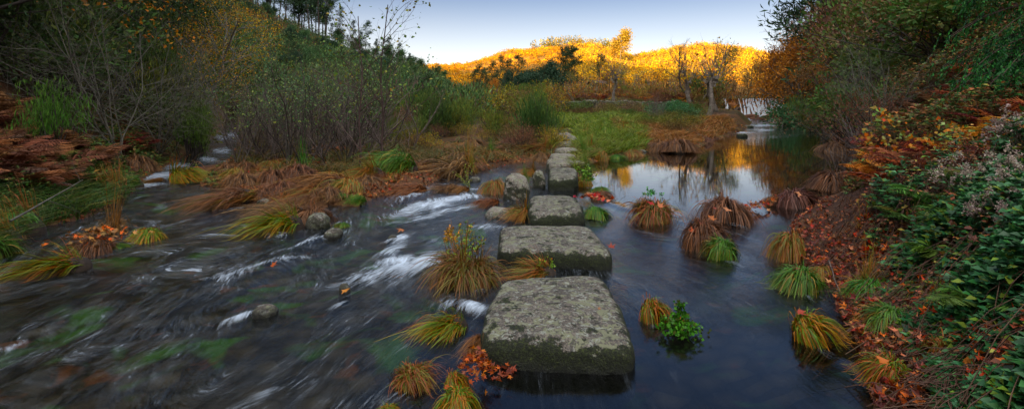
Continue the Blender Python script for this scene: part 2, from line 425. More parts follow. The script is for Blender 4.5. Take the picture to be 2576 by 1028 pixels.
def build_water():
    ny, nx = 420, 760
    k = np.linspace(0, 1, ny)
    ys = 1 / (1 / 1.3 + (1 / 61. - 1 / 1.3) * k)
    ys = np.concatenate([[-28, -8, -2, 0, .7], ys]); ny = len(ys)
    tt = np.linspace(-1.5, 1.2, nx)
    T, YY = np.meshgrid(tt, ys)
    X = T * np.maximum(YY, 4)
    x, y = X.ravel(), YY.ravel()
    w = water_level(x, y)
    px = 1288 + FX * x / np.maximum(y, .5)
    pool = sm(6.6, 9.4, y + .3 * (x - 2)) * sm(.8, 1.8, x)
    turb = (1 - pool) * (1 - .62 * sm(.5, 1.3, x)) * (1 - .85 * sm(-1.1, -.5, x) * sm(4.4, 3.6, y))
    riffle = sm(26, 34, y) * (x > 5)
    turb = np.clip(turb * .85 + riffle * .35, 0, 1)
    foam = np.zeros(len(x))
    for (a, b, ln, wd, br, st) in FOAM + WAKES:
        wd *= 1.25; st *= 1.12 if b is not None else 1.0
        p = at(a, b) if b is not None else a; cx, cy = p[0], p[1]
        if b is not None and b < 325 and a > 1500: p = at(a, b, far_z(a, b)); cx, cy = p[0], p[1]
        th = math.radians(br); dx, dy = x - cx, y - cy
        al = dx * math.sin(th) + dy * math.cos(th); ac = dx * math.cos(th) - dy * math.sin(th)
        ac = ac + (fbm(x * 3, y * 3, 2, 21) - .5) * .3 * min(1, ln)
        e = np.exp(-(al / ln) ** 2 - (ac / wd) ** 2)
        foam = np.maximum(foam, st * e)
    n = fbm(x * 1.1 * 1.2, y * .5, 3, 31)
    z = w + turb * ((n - .5) * .08 + (fbm(x * 4, y * 1.3, 3, 32) - .5) * .04) + foam * .06 * (fbm(x * 8, y * 4, 2, 33))
    z = np.where(y < 36, np.minimum(z, w + .06), z)
    rip = np.clip(.006 + .05 * sm(18, 36, y) * (x > 1), 0, 1) * (.4 + .6 * pool)
    m = MB()
    I, J = np.meshgrid(np.arange(nx - 1), np.arange(ny - 1))
    Q = np.stack([J * nx + I, J * nx + I + 1, (J + 1) * nx + I + 1, (J + 1) * nx + I], -1).reshape(-1, 4)
    m.add(np.stack([x, y, z], 1), np.stack([foam, turb, rip], 1), Q)
    o = m.build('water', M_WATER, smooth=True)
    A = np.interp(x, [-9, -5, -3, -1.8, 0, .7, 1.6, 6], [.45, .42, .0, -.42, -.40, .1, .30, .25])
    A = A * np.where(y > 9, 9 / np.maximum(y, 1), 1)
    wx = (fbm(x * .7, y * .45, 3, 41) - .5) * 1.1 * np.clip(y / 4, .5, 1.3)
    u = x + A * np.minimum(y, 12) + wx
    v = y + (fbm(x * .8 + 5, y * .6, 3, 42) - .5) * .8
    fa = o.data.attributes.new('flow', 'FLOAT_VECTOR', 'POINT')
    fa.data.foreach_set('vector', np.stack([u, v, np.zeros(len(u))], 1).astype(np.float32).ravel())
    tag(o, kind='structure')
# ------------------------------------------------------------------ plant builders
def unit(v): return v / (np.linalg.norm(v, axis=-1, keepdims=True) + 1e-9)
def rdir(n, rg=R):
    v = rg.normal(size=(n, 3)); return unit(v)
def pal(n, cols, jit=.22, rg=R):
    """n colours drawn from a palette [(weight, rgb)] with brightness jitter"""
    w = np.array([c[0] for c in cols], float); k = rg.choice(len(cols), n, p=w / w.sum())
    c = np.array([c[1] for c in cols], float)[k]
    return np.clip(c * (1 + rg.normal(size=(n, 1)) * jit) * (1 + rg.normal(size=(n, 3)) * jit * .25), .002, 1)
def add_leaves(m, P, D, S, C, width=.55, fold=.15, up=None):
    """pointed leaves: base at P, pointing along D, length S"""
    n = len(P); S = np.broadcast_to(S, (n,))[:, None]
    D = unit(D); U = rdir(n) if up is None else unit(up + rdir(n) * .35)
    W = unit(np.cross(D, U)); U = np.cross(W, D)
    a = P; b = P + D * S * .45 + W * S * width * .5 + U * S * fold; c = P + D * S; d = P + D * S * .45 - W * S * width * .5 + U * S * fold
    V = np.stack([a, b, c, d], 1).reshape(-1, 3)
    m.add(V, np.repeat(C, 4, 0), (np.arange(n) * 4)[:, None] + np.arange(4))
_ML = []
for k_ in range(5):
    a_ = math.radians(-110 + 55 * k_); L_ = (.55, .9, 1., .9, .55)[k_]
    _ML.append((math.sin(a_) * L_, math.cos(a_) * L_))
    if k_ < 4:
        b_ = a_ + math.radians(27.5); _ML.append((math.sin(b_) * .38, math.cos(b_) * .38))
_ML = np.array(_ML + [(-.02 + .04, -.25)])
def add_maple(m, P, Nn, S, C, curl=.3):
    """five lobed leaves lying with normal Nn"""
    n = len(P); Nn = unit(Nn)
    A = unit(np.cross(Nn, rdir(n))); B = np.cross(Nn, A)
    q = _ML; k = len(q)
    S = np.broadcast_to(S, (n,))[:, None, None]
    rad = np.hypot(q[:, 0], q[:, 1])[None, :, None]
    cu = (R.random((n, k, 1)) - .25) * curl
    V = P[:, None] + (A[:, None] * q[None, :, :1] + B[:, None] * q[None, :, 1:] + Nn[:, None] * rad * cu) * S * .6
    V = np.concatenate([P[:, None], V], 1).reshape(-1, 3)
    T = np.array([[0, i + 1, (i + 1) % k + 1] for i in range(k)])
    m.add(V, np.repeat(C, k + 1, 0), None, ((np.arange(n) * (k + 1))[:, None, None] + T).reshape(-1, 3))
def add_tubes(m, segs, C, sides=5):
    """segs: rows of p0 p1 r0 r1"""
    s = np.asarray(segs, float); n = len(s)
    if n == 0: return
    p0, p1, r0, r1 = s[:, :3], s[:, 3:6], s[:, 6], s[:, 7]
    D = unit(p1 - p0); ref = np.where(np.abs(D[:, 2:3]) > .9, [[1., 0, 0]], [[0, 0, 1.]])
    U = unit(np.cross(D, ref)); W = np.cross(D, U)
    a = np.arange(sides) / sides * 2 * math.pi
    ring = U[:, None] * np.cos(a)[None, :, None] + W[:, None] * np.sin(a)[None, :, None]
    V = np.concatenate([p0[:, None] + ring * r0[:, None, None], p1[:, None] + ring * r1[:, None, None]], 1).reshape(-1, 3)
    i = np.arange(sides); j = (i + 1) % sides
    Q = np.stack([i, j, j + sides, i + sides], 1)
    C = np.asarray(C, float)
    if C.ndim == 2: C = np.repeat(C, sides * 2, 0)
    m.add(V, C, ((np.arange(n) * sides * 2)[:, None, None] + Q).reshape(-1, 4))
def grow(segs, tips, p, d, ln, r, depth, rg, kids=(5, 4, 3), bend=.22, lift=.05, spread=.8, taper=.55, ratio=.55, start=.25):
    """one limb with its side limbs; tips collects (point, direction, depth)"""
    n = max(3, int(6 - depth)) if ln > .1 else 2
    st = ln / n; q = np.array(p, float); d = unit(np.array(d, float)); pts = [q.copy()]; dirs = [d.copy()]
    for i in range(n):
        d = unit(d + rg.normal(size=3) * bend + np.array([0, 0, lift])); q2 = q + d * st
        r0 = r * (1 - (1 - taper) * i / n); r1 = r * (1 - (1 - taper) * (i + 1) / n)
        segs.append((*q, *q2, r0, r1)); q = q2; pts.append(q.copy()); dirs.append(d.copy())
    tips.append((q, d, depth))
    if depth < len(kids):
        for k in range(kids[depth]):
            f = start + (1 - start) * (k + rg.random()) / kids[depth]
            i = min(n - 1, int(f * n)); b = pts[i] + (pts[i + 1] - pts[i]) * (f * n - i)
            s = unit(np.cross(dirs[i], rg.normal(size=3))); nd = unit(dirs[i] * (1 - spread * .6) + s * spread)
            grow(segs, tips, b, nd, ln * ratio * (1.25 - .6 * f) * rg.uniform(.75, 1.2), r * (1 - (1 - taper) * f) * .55, depth + 1, rg, kids, bend, lift, spread, taper, ratio, start * .6)

BRN = (.10, .075, .055); GRY = (.20, .18, .15); DRK = (.045, .035, .028)
def tree(name, h=6, r=.12, kids=(9, 5, 3), leaf=None, n_leaf=6, size=.12, cloud=.35, bark=BRN, seed=0, spread=.8, lift=.06, bend=.16, ratio=.45, start=.25, mat=None, taper=.35, stems=1, dirz=(0, 0, 1), sides=4, crown='crown', minleaf=1, width=.6):
    rg = np.random.default_rng(seed); root = empty(name)
    segs, tips = [], []
    for s in range(stems):
        d0 = unit(np.array(dirz, float) + (rg.normal(size=3) * (.0 if stems == 1 else .33)))
        off = rg.normal(size=3) * (0 if stems == 1 else .06 * h / 5); off[2] = -.15
        grow(segs, tips, off, d0, h * (1 if stems == 1 else rg.uniform(.7, 1)), r, 0, rg, kids, bend, lift, spread, taper, ratio, start)
    mb = MB(); add_tubes(mb, segs, bark, sides); kid(mb.build('trunk', M_BARK, root, smooth=True), root)
    if leaf:
        tp = [t for t in tips if t[2] >= minleaf]
        P = np.array([t[0] for t in tp]); D = np.array([t[1] for t in tp]); k = n_leaf
        P2 = np.repeat(P, k, 0) + rg.normal(size=(len(P) * k, 3)) * cloud - np.repeat(D, k, 0) * rg.random((len(P) * k, 1)) * cloud
        dd = rdir(len(P2), rg) * .9 + np.repeat(D, k, 0) * .5 + np.array([0, 0, -.25])
        # each clump leans to its own shade of the palette
        cl = np.repeat(pal(len(P), leaf, .18, rg), k, 0); cc = cl * .55 + pal(len(P2), leaf, .3, rg) * .45
        mb = MB(); add_leaves(mb, P2, dd, size * rg.uniform(.6, 1.3, len(P2)), cc, width=width)
        kid(mb.build(crown, mat or M_LEAF, root), root)
    return root

PINE = [(3, (.020, .040, .018)), (2, (.030, .055, .022)), (1, (.045, .065, .028))]
def pine(name, h=14, seed=0, bare=.5, leafc=PINE, dens=1.0, wide=.22, size=.55, per=26):
    rg = np.random.default_rng(seed); root = empty(name)
    segs = []; q = np.array([0, 0, -.3]); n = 10; d = np.array([0, 0, 1.]); pts = [q]
    for i in range(n):
        d = unit(d + rg.normal(size=3) * .03 + [0, 0, .05]); q2 = q + d * (h + .3) / n
        segs.append((*q, *q2, h * .011 * (1 - .085 * i), h * .011 * (1 - .085 * (i + 1)))); q = q2; pts.append(q)
    pts = np.array(pts); P, D = [], []
    nb = int(26 * dens)
    for k in range(nb):
        f = bare + (1 - bare) * (k + rg.random()) / nb; z = f * n; i = min(n - 1, int(z)); b = pts[i] + (pts[i + 1] - pts[i]) * (z - i)
        u = (f - bare) / (1 - bare); ln = h * wide * (1.05 - u) ** .7 * rg.uniform(.55, 1.15) * (.55 + .9 * min(1, u * 3))
        a = rg.random() * 6.283; dd = unit(np.array([math.cos(a), math.sin(a), .25 + .5 * u]))
        e = b + dd * ln; mid = b + dd * ln * .5 - [0, 0, ln * .06]
        segs += [(*b, *mid, h * .0028, h * .002), (*mid, *e, h * .002, h * .0008)]
        for g in np.linspace(.45, 1.0, 3):
            for _ in range(2):
                P.append(b + dd * ln * g + rg.normal(size=3) * h * .022 * (1.2 - .3 * u)); D.append(dd)
    P = np.array(P); D = np.array(D); k = per
    P2 = np.repeat(P, k, 0) + rg.normal(size=(len(P) * k, 3)) * h * .020 * np.array([1.2, 1.2, .7])
    dd = rdir(len(P2), rg) + np.repeat(D, k, 0) * .4 + [0, 0, .5]
    cl = np.repeat(pal(len(P), leafc, .2, rg), k, 0); cc = cl * .7 + pal(len(P2), leafc, .3, rg) * .3
    mb = MB(); add_leaves(mb, P2, dd, size * rg.uniform(.6, 1.2, len(P2)), cc, width=.22); cr = mb.build('crown', M_NEEDLE, root)
    mb = MB(); add_tubes(mb, segs, (.085, .06, .045), 5); kid(mb.build('trunk', M_BARK, root, smooth=True), root); kid(cr, root)
    return root

def shrub(name, w=1.0, h=1.0, n=900, leafc=None, size=.09, seed=0, up=.6, mat=None, width=.5, lobes=9, twig=True, shape='leafy', stemc=DRK):
    """bush: several lobes of leaves (or upright shoots) on a fan of stems"""
    rg = np.random.default_rng(seed); root = empty(name)
    lc = rg.normal(size=(lobes, 3)) * [w * .26, w * .26, h * .16] + [0, 0, h * .52]; lc[:, 2] = np.clip(lc[:, 2], h * .25, h * .8)
    lr = rg.uniform(.22, .42, lobes)[:, None] * [w, w, h * .95]
    k = rg.integers(0, lobes, n); v = rdir(n, rg); rad = rg.random(n) ** .4
    P = lc[k] + v * lr[k] * rad[:, None]; P[:, 2] = np.maximum(P[:, 2], .02 * h)
    lobcol = pal(lobes, leafc, .22, rg)
    C = lobcol[k] * .5 + pal(n, leafc, .32, rg) * .5
    D = v * (1 - up) + np.array([0, 0, 1]) * up + rdir(n, rg) * .3
    mb = MB(); add_leaves(mb, P, D, size * rg.uniform(.6, 1.35, n), C, width=width); cr = mb.build('foliage', mat or M_LEAF, root)
    segs = []
    for _ in range(26 if twig else 10):
        t = lc[rg.integers(0, lobes)] + rg.normal(size=3) * .12 * w; t[2] = abs(t[2]) * rg.uniform(.8, 1.5)
        b = rg.normal(size=3) * .06 * w; b[2] = -.1; mid = (b + t) / 2 + rg.normal(size=3) * .06 * w
        segs += [(*b, *mid, .012 * h, .008 * h), (*mid, *t, .008 * h, .003 * h)]
    mb = MB(); add_tubes(mb, segs, stemc, 4); kid(mb.build('stem', M_BARK, root), root); kid(cr, root)
    return root

def blades(n, rg, r0=.12, h0=.14, reach=.34, reach_j=.1, rise=.12, drop=.3, lean=(0, 0), lean_amt=0., width=.008, base_c=(.1, .2, .02), tip_c=(.3, .16, .04), mixp=.4, alt_c=(.22, .10, .03), seg=7, floor=-.02, jit=.5, spiky=0.0):
    """arching blades of a sedge tussock"""
    lk = 34; la = np.sort(rg.random(lk)) * 6.283; ki = rg.integers(0, lk, n)         # blades hang in locks
    a = la[ki] + rg.normal(size=n) * .10; rr = r0 * np.sqrt(rg.random(n))
    lL = rg.uniform(.70, 1.30, lk)[ki] * (1 + .22 * np.sin(a + rg.random() * 6)); lU = rg.uniform(.5, 1.6, lk)[ki]; lJ = (rg.normal(size=lk) * jit * .8)[ki]
    b = np.stack([np.cos(a) * rr, np.sin(a) * rr, h0 * (1 - (rr / r0) ** 2 * .5)], 1)
    a2 = a + rg.normal(size=n) * jit * .35 + lJ; out = np.stack([np.cos(a2), np.sin(a2)], 1)
    out = out * (1 - lean_amt) + np.array(lean) * lean_amt * 1.3
    out += rg.normal(size=(n, 2)) * .10
    L_ = (reach + rg.normal(size=n) * reach_j) * (.55 + .75 * rr / r0); L_ = np.maximum(L_ * lL, reach * .25)
    up = rise * rg.uniform(.6, 1.4, n) * lU; dp = drop * rg.uniform(.75, 1.25, n)
    if spiky > 0:
        sp = rg.random(n) < spiky; dp = np.where(sp, -.25 * drop, dp); up = np.where(sp, up * 2.0, up); L_ = np.where(sp, L_ * .6, L_)
    s = np.linspace(0, 1, seg + 1)
    twx = rg.normal(size=n) * .14
    stray = rg.random(n) < .025; L_ = np.where(stray, L_ * 1.2, L_); up = np.where(stray, up * 1.7 + .03, up)
    perp = np.stack([-out[:, 1], out[:, 0]], 1)
    XY = b[:, None, :2] + out[:, None] * (L_[:, None] * (s ** .85)[None])[:, :, None] + perp[:, None] * (twx[:, None] * (s ** 2)[None] * L_[:, None])[:, :, None]
    Z = b[:, 2:3] + up[:, None] * (np.sin(s * math.pi * .62))[None] - dp[:, None] * (s ** 2.1)[None]
    Z = np.maximum(Z, floor + rg.random((n, 1)) * .02)
    W = (width * rg.uniform(.6, 1.3, n))[:, None] * (1 - s ** 2.2 * .9)[None]
    pd = unit(np.concatenate([perp, rg.normal(size=(n, 1)) * .4], 1))
    C3 = np.concatenate([XY, Z[:, :, None]], 2)
    V = np.stack([C3 - pd[:, None] * W[:, :, None], C3 + pd[:, None] * W[:, :, None]], 2).reshape(-1, 3)
    alt = rg.random(n) < mixp
    bc = np.where(alt[:, None], np.array(alt_c), np.array(base_c)); tc = np.where(alt[:, None], np.array(alt_c) * 1.25, np.array(tip_c))
    f = np.clip((s[None] - .35 - rg.random((n, 1)) * .4) / .4, 0, 1)[:, :, None]
    C = (bc[:, None] * (1 - f) + tc[:, None] * f) * rg.uniform(.55, 1.4, (n, 1, 1))
    C = np.repeat(C, 2, 1).reshape(-1, 3)
    k = np.arange(seg) * 2; q = np.stack([k, k + 1, k + 3, k + 2], 1)
    Q = ((np.arange(n) * (seg + 1) * 2)[:, None, None] + q).reshape(-1, 4)
    return V, C, Q
def blob(w, d, h, seed=0, nu=18, nv=9, rough=.2, low=-.12):
    """rough mound of root and peat"""
    u = np.arange(nu) / nu * 2 * math.pi; v = np.linspace(0, 1, nv)
    U, Vv = np.meshgrid(u, v); rad = np.sin(np.clip(Vv * 1.0, 0, 1) * math.pi / 2 * 1.0)
    x = np.cos(U) * rad * w; y = np.sin(U) * rad * d; z = h * np.cos(Vv * math.pi / 2) + low * Vv ** 4
    P = np.stack([x, y, z], -1).reshape(-1, 3); nn = fbm3(P + seed * 3.3, 6.0, 3, seed) - .5
    P = P * (1 + nn[:, None] * rough * 2)
    I, J = np.meshgrid(np.arange(nu), np.arange(nv - 1)); I2 = (I + 1) % nu
    Q = np.stack([J * nu + I, (J + 1) * nu + I, (J + 1) * nu + I2, J * nu + I2], -1).reshape(-1, 4)
    return P, Q
def tussock(name, n=700, seed=0, body=(.12, .12, .13), bodyc=(.02, .013, .008), parts=None, **kw):
    rg = np.random.default_rng(seed); root = empty(name)
    mb = MB()
    for p in (parts or [{}]):
        k = dict(kw); k.update(p); nn = k.pop('n', n); off = np.array(k.pop('off', (0, 0, 0)))
        V, C, Q = blades(nn, rg, **k); mb.add(V + off, C, Q)
    kid(mb.build('grass_blades', M_GRASS, root), root)
    P, Q = blob(*body, seed=seed); m2 = MB(); m2.add(P, bodyc, Q); kid(m2.build('root_mound', M_BARK, root, smooth=True), root)
    return root

def fern(name, fr=9, ln=.7, seed=0, cols=None, mat=None, droop=.5, pairs=20, pin=.16, lean=(0, 0)):
    """fan of arching fronds, each with tapering pairs of toothed pinnae"""
    rg = np.random.default_rng(seed); root = empty(name)
    mb = MB(); st = MB()
    for f in range(fr):
        a = f / fr * 6.283 + rg.normal() * .3; l = ln * rg.uniform(.7, 1.15)
        o = np.array([math.cos(a) + lean[0], math.sin(a) + lean[1], 0]); s = np.linspace(0, 1, pairs + 5)
        C3 = o[None] * (s[:, None] ** 1.1) * l * .75 + np.array([0, 0, 1])[None] * (l * (.85 * s - droop * s ** 2.2))[:, None] * rg.uniform(.75, 1.1)
        segs = [(*C3[i], *C3[i + 1], .006 * ln * (1 - .7 * s[i]), .006 * ln * (1 - .7 * s[i + 1])) for i in range(len(s) - 1)]
        add_tubes(st, segs, np.asarray(cols[0][1]) * .6, 3)
        T = unit(np.gradient(C3, axis=0)); Wd = unit(np.cross(T, np.array([0, 0, 1.]) + rg.normal(size=3) * .15))
        b = C3[4:]; t = T[4:]; wd = Wd[4:]; g = np.linspace(0, 1, len(b)); pl = pin * ln * 2.0 * np.clip(np.sin((g * .86 + .14) * math.pi) ** .7, .05, 1) * (1.15 - .75 * g)
        cc = pal(1, cols, .2, rg)
        for sd in (-1, 1):
            D = wd * sd * .92 + t * .45 + np.array([0, 0, -.18]) + rg.normal(size=b.shape) * .06
            # each pinna: a narrow blade plus small lobes along it
            C = np.repeat(cc, len(b), 0) * rg.uniform(.7, 1.3, (len(b), 1))
            add_leaves(mb, b, D, pl, C, width=.13, fold=.02, up=np.cross(D, t) + [0, 0, 1])
            Dn = unit(D)
            for q in (.3, .5, .7, .85):
                for s2 in (-1, 1):
                    add_leaves(mb, b + Dn * (pl * q)[:, None], t * s2 + Dn * .7, pl * .17 * (1.1 - q * .7), C, width=.45, fold=.0, up=np.cross(D, t) + [0, 0, 1])
    kid(mb.build('frond', mat or M_LEAF, root), root); kid(st.build('stem', M_BARK, root), root)
    return root

def stone(name, top, zt, zb=-.25, flare=.05, rnd=.12, seed=0, amp=.035, mat=None, tilt=0.0, n=30, pw=7.0):
    """a block whose top face has the four ground-plan corners TOP (near-left, near-right, far-right, far-left)"""
    c = np.array(top, float); cen = c.mean(0)
    g = np.linspace(-1, 1, n + 1); vs = []; qs = []; nn = 0
    for ax in range(3):
        for sg in (-1, 1):
            A, B = np.meshgrid(g, g); P = np.zeros((n + 1, n + 1, 3)); P[..., ax] = sg; P[..., (ax + 1) % 3] = A; P[..., (ax + 2) % 3] = B
            I, J = np.meshgrid(np.arange(n), np.arange(n)); q = np.stack([J * (n + 1) + I, J * (n + 1) + I + 1, (J + 1) * (n + 1) + I + 1, (J + 1) * (n + 1) + I], -1).reshape(-1, 4)
            if sg < 0: q = q[:, ::-1]
            vs.append(P.reshape(-1, 3)); qs.append(q + nn); nn += (n + 1) ** 2
    P = np.concatenate(vs); Q = np.concatenate(qs)
    ln = (np.abs(P) ** pw).sum(1) ** (1 / pw); P = P / ln[:, None]           # rounded cube
    u = (P[:, 0] + 1) / 2; v = (P[:, 1] + 1) / 2; w = (P[:, 2] + 1) / 2
    XY = (c[0] * ((1 - u) * (1 - v))[:, None] + c[1] * (u * (1 - v))[:, None] + c[2] * (u * v)[:, None] + c[3] * ((1 - u) * v)[:, None])
    XY = cen + (XY - cen) * (1 + flare * (1 - w) * 2)[:, None]
    Z = zb + (zt - zb) * w + tilt * (v - .5) * w
    X = np.concatenate([XY, Z[:, None]], 1)
    # weathering: big bulges, knocked corners, pits
    size = np.ptp(c, 0).mean()
    s3 = X + seed * 11.7
    nrm = unit(P * np.array([1, 1, 1.]))
    d = (fbm3(s3, 2.2 / size, 3, seed) - .5) * amp * 3.0 + (fbm3(s3, 9, 3, seed + 3) - .5) * amp * .9 + (fbm3(s3, 30, 2, seed + 4) - .5) * amp * .30
    X = X + nrm * d[:, None]
    # weld the seams so the shading is continuous
    key = np.round(P * 4096).astype(np.int64); _, first, inv = np.unique(key, axis=0, return_index=True, return_inverse=True)
    X = X[first]; Q = np.asarray(inv).reshape(-1)[Q]
    o3 = np.array([cen[0], cen[1], 0]); m = MB(); m.add(X - o3, (.3, .3, .3), Q)
    return m.build(name, mat or M_ROCK, smooth=True, loc=o3)
# ------------------------------------------------------------------ stepping stones and rocks
def top4(pts, z): return [at(a, b, z)[:2] for a, b in pts]
o = stone('stepping_stone', top4([(1200, 854), (1616, 876), (1512, 682), (1254, 692)], .18), .185, seed=3, flare=.01, amp=.042, n=60, pw=7, tilt=.0)
tag(o, 'largest front stepping stone, lichen-spotted flat top and mossy dark front face', 'stepping stone')
o = stone('stepping_stone', top4([(1246, 624), (1550, 640), (1486, 557), (1262, 566)], .18), .185, seed=5, flare=.0, amp=.045, n=50, pw=7)
tag(o, 'wide stepping stone directly behind the largest front one, mossy right edge', 'stepping stone')
o = stone('stepping_stone', top4([(1330, 538), (1470, 530), (1448, 484), (1330, 487)], .21), .22, seed=9, flare=.03, amp=.06, n=40, pw=5, tilt=.03)
tag(o, 'third stepping stone from the front, greenish grey with red leaves at its right', 'stepping stone')
o = stone('stepping_stone', top4([(1376, 447), (1456, 444), (1454, 418), (1380, 418)], .27), .28, seed=11, flare=.03, amp=.05, n=30, pw=5.5)
tag(o, 'squarish fourth stepping stone between grass tufts at the pool outlet', 'stepping stone')
for (a, b, w_, d_, z_, lab, sd) in [
        (1432, 404, 84, .9, .16, 'wide low mossy slab just beyond the fourth stepping stone', 21),
        (1416, 386, 50, .8, .17, 'tilted grey path stone beyond the wide low slab', 22),
        (1400, 398, 40, .5, .10, 'small flat mossy stone at the left end of the wide low slab', 23),
        (1427, 371, 46, .7, .2, 'broad path stone between the tilted one and the long flat one', 27),
        (1417, 357, 56, 1.2, .22, 'long flat path stone in grass halfway to the green meadow', 24),
        (1420, 341, 44, 1.2, .28, 'small flat path stone in the grass near the meadow', 25),
        (1412, 334, 34, 1.0, .31, 'farthest small path stone at the edge of the green meadow', 26)]:
    p = at(a, b, z_); hw = w_ / FX * p[1] / 2 * 1.18
    g_ = gz(p[0], p[1]); z_ = max(z_, g_ + .17)
    p = at(a, b, z_)
    o = stone('stepping_stone', [(p[0] - hw, p[1] - d_ / 2), (p[0] + hw, p[1] - d_ / 2), (p[0] + hw * .85, p[1] + d_ / 2), (p[0] - hw * .9, p[1] + d_ / 2)], z_, zb=min(g_, 0) - .25, seed=sd, amp=.05, n=22, pw=4.2, mat=M_PALE)
    tag(o, lab, 'stepping stone')
def boulder(a, b, w_, h, lab, sd, ratio=.9, z=0., mat=None, pw=2.7, amp=.07, name='boulder', rot=0., n=26, tilt=0.):
    p = at(a, b, z); hw = w_ / FX * p[1] / 2; dd = hw * 2 * ratio
    cs = [(-hw, 0), (hw, 0), (hw * .9, dd), (-hw * .85, dd)]
    cs = [(p[0] + x * math.cos(rot) - y * math.sin(rot), p[1] + x * math.sin(rot) + y * math.cos(rot)) for x, y in cs]
    o = stone(name, cs, h, zb=(-.11 if mat is M_WETROCK else -.3) + z, seed=sd, amp=amp * hw * 2.2, n=n, pw=pw, flare=.0, mat=mat, tilt=tilt)
    tag(o, lab, 'rock'); return o
boulder(1299, 505, 74, .44, 'rounded pale grey boulder left of the fourth stepping stone', 31, pw=2.6, amp=.10, n=30, mat=M_PALE)
boulder(1356, 474, 36, .36, 'small lichen-speckled boulder between the pale boulder and fourth stone', 32, ratio=.8, mat=M_PALE)
boulder(1252, 553, 74, .13, 'low slanting pale rock at the water left of the third stone', 33, ratio=.7, tilt=.10, pw=3, mat=M_PALE)
boulder(652, 800, 62, .07, 'wet brown rock awash in the broad left rapid', 34, mat=M_WETROCK, ratio=.9)
boulder(862, 742, 30, .09, 'small wet rock with an orange leaf in mid stream', 35, mat=M_WETROCK)
boulder(830, 600, 52, .10, 'black wet mossy rock below the big swept sedge clump', 36, mat=M_WETROCK)
boulder(790, 578, 62, .20, 'dark green mossy rock under the big swept sedge clump', 37, mat=M_WETROCK)
boulder(655, 520, 44, .12, 'grey river stone at the tip of the leafy islet', 38, n=16)
boulder(690, 523, 30, .08, 'small grey river stone beside the islet sedge', 39, n=16)
boulder(905, 512, 26, .10, 'dark pebble-like rock beside light green tuft on islet shore', 40, mat=M_WETROCK, n=16)
boulder(1195, 458, 30, .10, 'dark wet rock in the side channel by brown sedges', 41, mat=M_WETROCK, n=16)
boulder(985, 605, 26, .05, 'small submerged rock under the white rapids', 42, mat=M_WETROCK, n=14)
boulder(560, 415, 50, .10, 'flat wet rock beside the upper left rapids', 43, mat=M_WETROCK, n=16)
boulder(545, 385, 40, .12, 'dark rock in the white water of the upper left rapids', 44, mat=M_WETROCK, n=16, z=.02)
boulder(1545, 392, 46, .08, 'flat dark rock at the near corner of the pool', 45, mat=M_WETROCK, n=16)
boulder(1615, 384, 34, .10, 'low leaf-strewn rock on the near pool shore', 46, n=16)
boulder(1525, 660, 30, .03, 'submerged pale stone edge right of the second stepping stone', 47, mat=M_ROCK, n=12)
boulder(1245, 915, 34, .03, 'wet flat rock beside red leaves left of the largest stepping stone', 48, mat=M_WETROCK, n=14)

# ------------------------------------------------------------------ tussocks
YG = dict(base_c=(.10, .17, .012), tip_c=(.30, .22, .02), alt_c=(.32, .11, .018), mixp=.34)
GR = dict(base_c=(.05, .15, .016), tip_c=(.13, .21, .022), alt_c=(.24, .16, .03), mixp=.12)
BR = dict(base_c=(.19, .088, .034), tip_c=(.27, .135, .055), alt_c=(.09, .045, .02), mixp=.45)
OR = dict(base_c=(.25, .105, .03), tip_c=(.32, .16, .05), alt_c=(.12, .055, .02), mixp=.45)
OL = dict(base_c=(.12, .13, .02), tip_c=(.28, .15, .03), alt_c=(.27, .10, .025), mixp=.5)
PU = dict(base_c=(.15, .055, .04), tip_c=(.20, .09, .06), alt_c=(.09, .035, .025), mixp=.4)
mop = dict(r0=.19, h0=.36, reach=.31, reach_j=.05, rise=.13, drop=.60, width=.0085, floor=-.04)
swp = dict(r0=.22, h0=.20, reach=.60, reach_j=.16, rise=.14, drop=.34, lean=(-.8, -.6), lean_amt=.62, width=.0075, floor=-.03)
flat = dict(r0=.26, h0=.12, reach=.55, reach_j=.18, rise=.10, drop=.22, lean=(-.85, -.5), lean_amt=.6, width=.0075, floor=-.02)
spk = dict(r0=.10, h0=.05, reach=.36, reach_j=.1, rise=.36, drop=.36, width=.006, floor=-.02, spiky=.18)
TK = {}
def tk(key, n, seed, body=(.26, .26, .26), bodyc=(.03, .018, .01), **kw):
    TK[key] = tussock('sedge_tussock', n, seed, body, bodyc, **kw)
tk('mop_yg', 1000, 1, **mop, **YG); tk('mop_gr', 900, 2, **mop, **GR); tk('mop_br', 1000, 3, body=(.3, .3, .3), **{**mop, 'r0': .22}, **BR); tk('mop_pu', 900, 4, body=(.3, .3, .3), **{**mop, 'r0': .22}, **PU)
tk('mop_yg2', 900, 5, **{**mop, 'lean': (.25, -1), 'lean_amt': .3, 'rise': .14}, **{**YG, 'mixp': .5}); tk('mop_ol', 800, 6, **{**mop, 'lean': (-.4, -1), 'lean_amt': .35, 'reach': .36}, **OL)
tk('swp_or', 900, 7, **swp, **OR); tk('swp_yg', 900, 8, **{**swp, 'spiky': .06}, **YG); tk('swp_br', 900, 9, **swp, **BR); tk('swp_ol', 800, 10, **{**swp, 'spiky': .08}, **OL); tk('swp_gr', 800, 11, **{**swp, 'rise': .2}, **GR)
tk('flat_br', 600, 12, body=(.28, .25, .12), **flat, **BR); tk('flat_or', 600, 13, body=(.28, .25, .12), **flat, **OR); tk('flat_ol', 600, 14, body=(.28, .25, .12), **flat, **OL)
tk('spk_gr', 350, 15, body=(.1, .1, .06), **spk, **GR); tk('spk_or', 380, 16, body=(.1, .1, .06), **spk, **OR); tk('spk_ol', 380, 17, body=(.1, .1, .06), **spk, **OL)
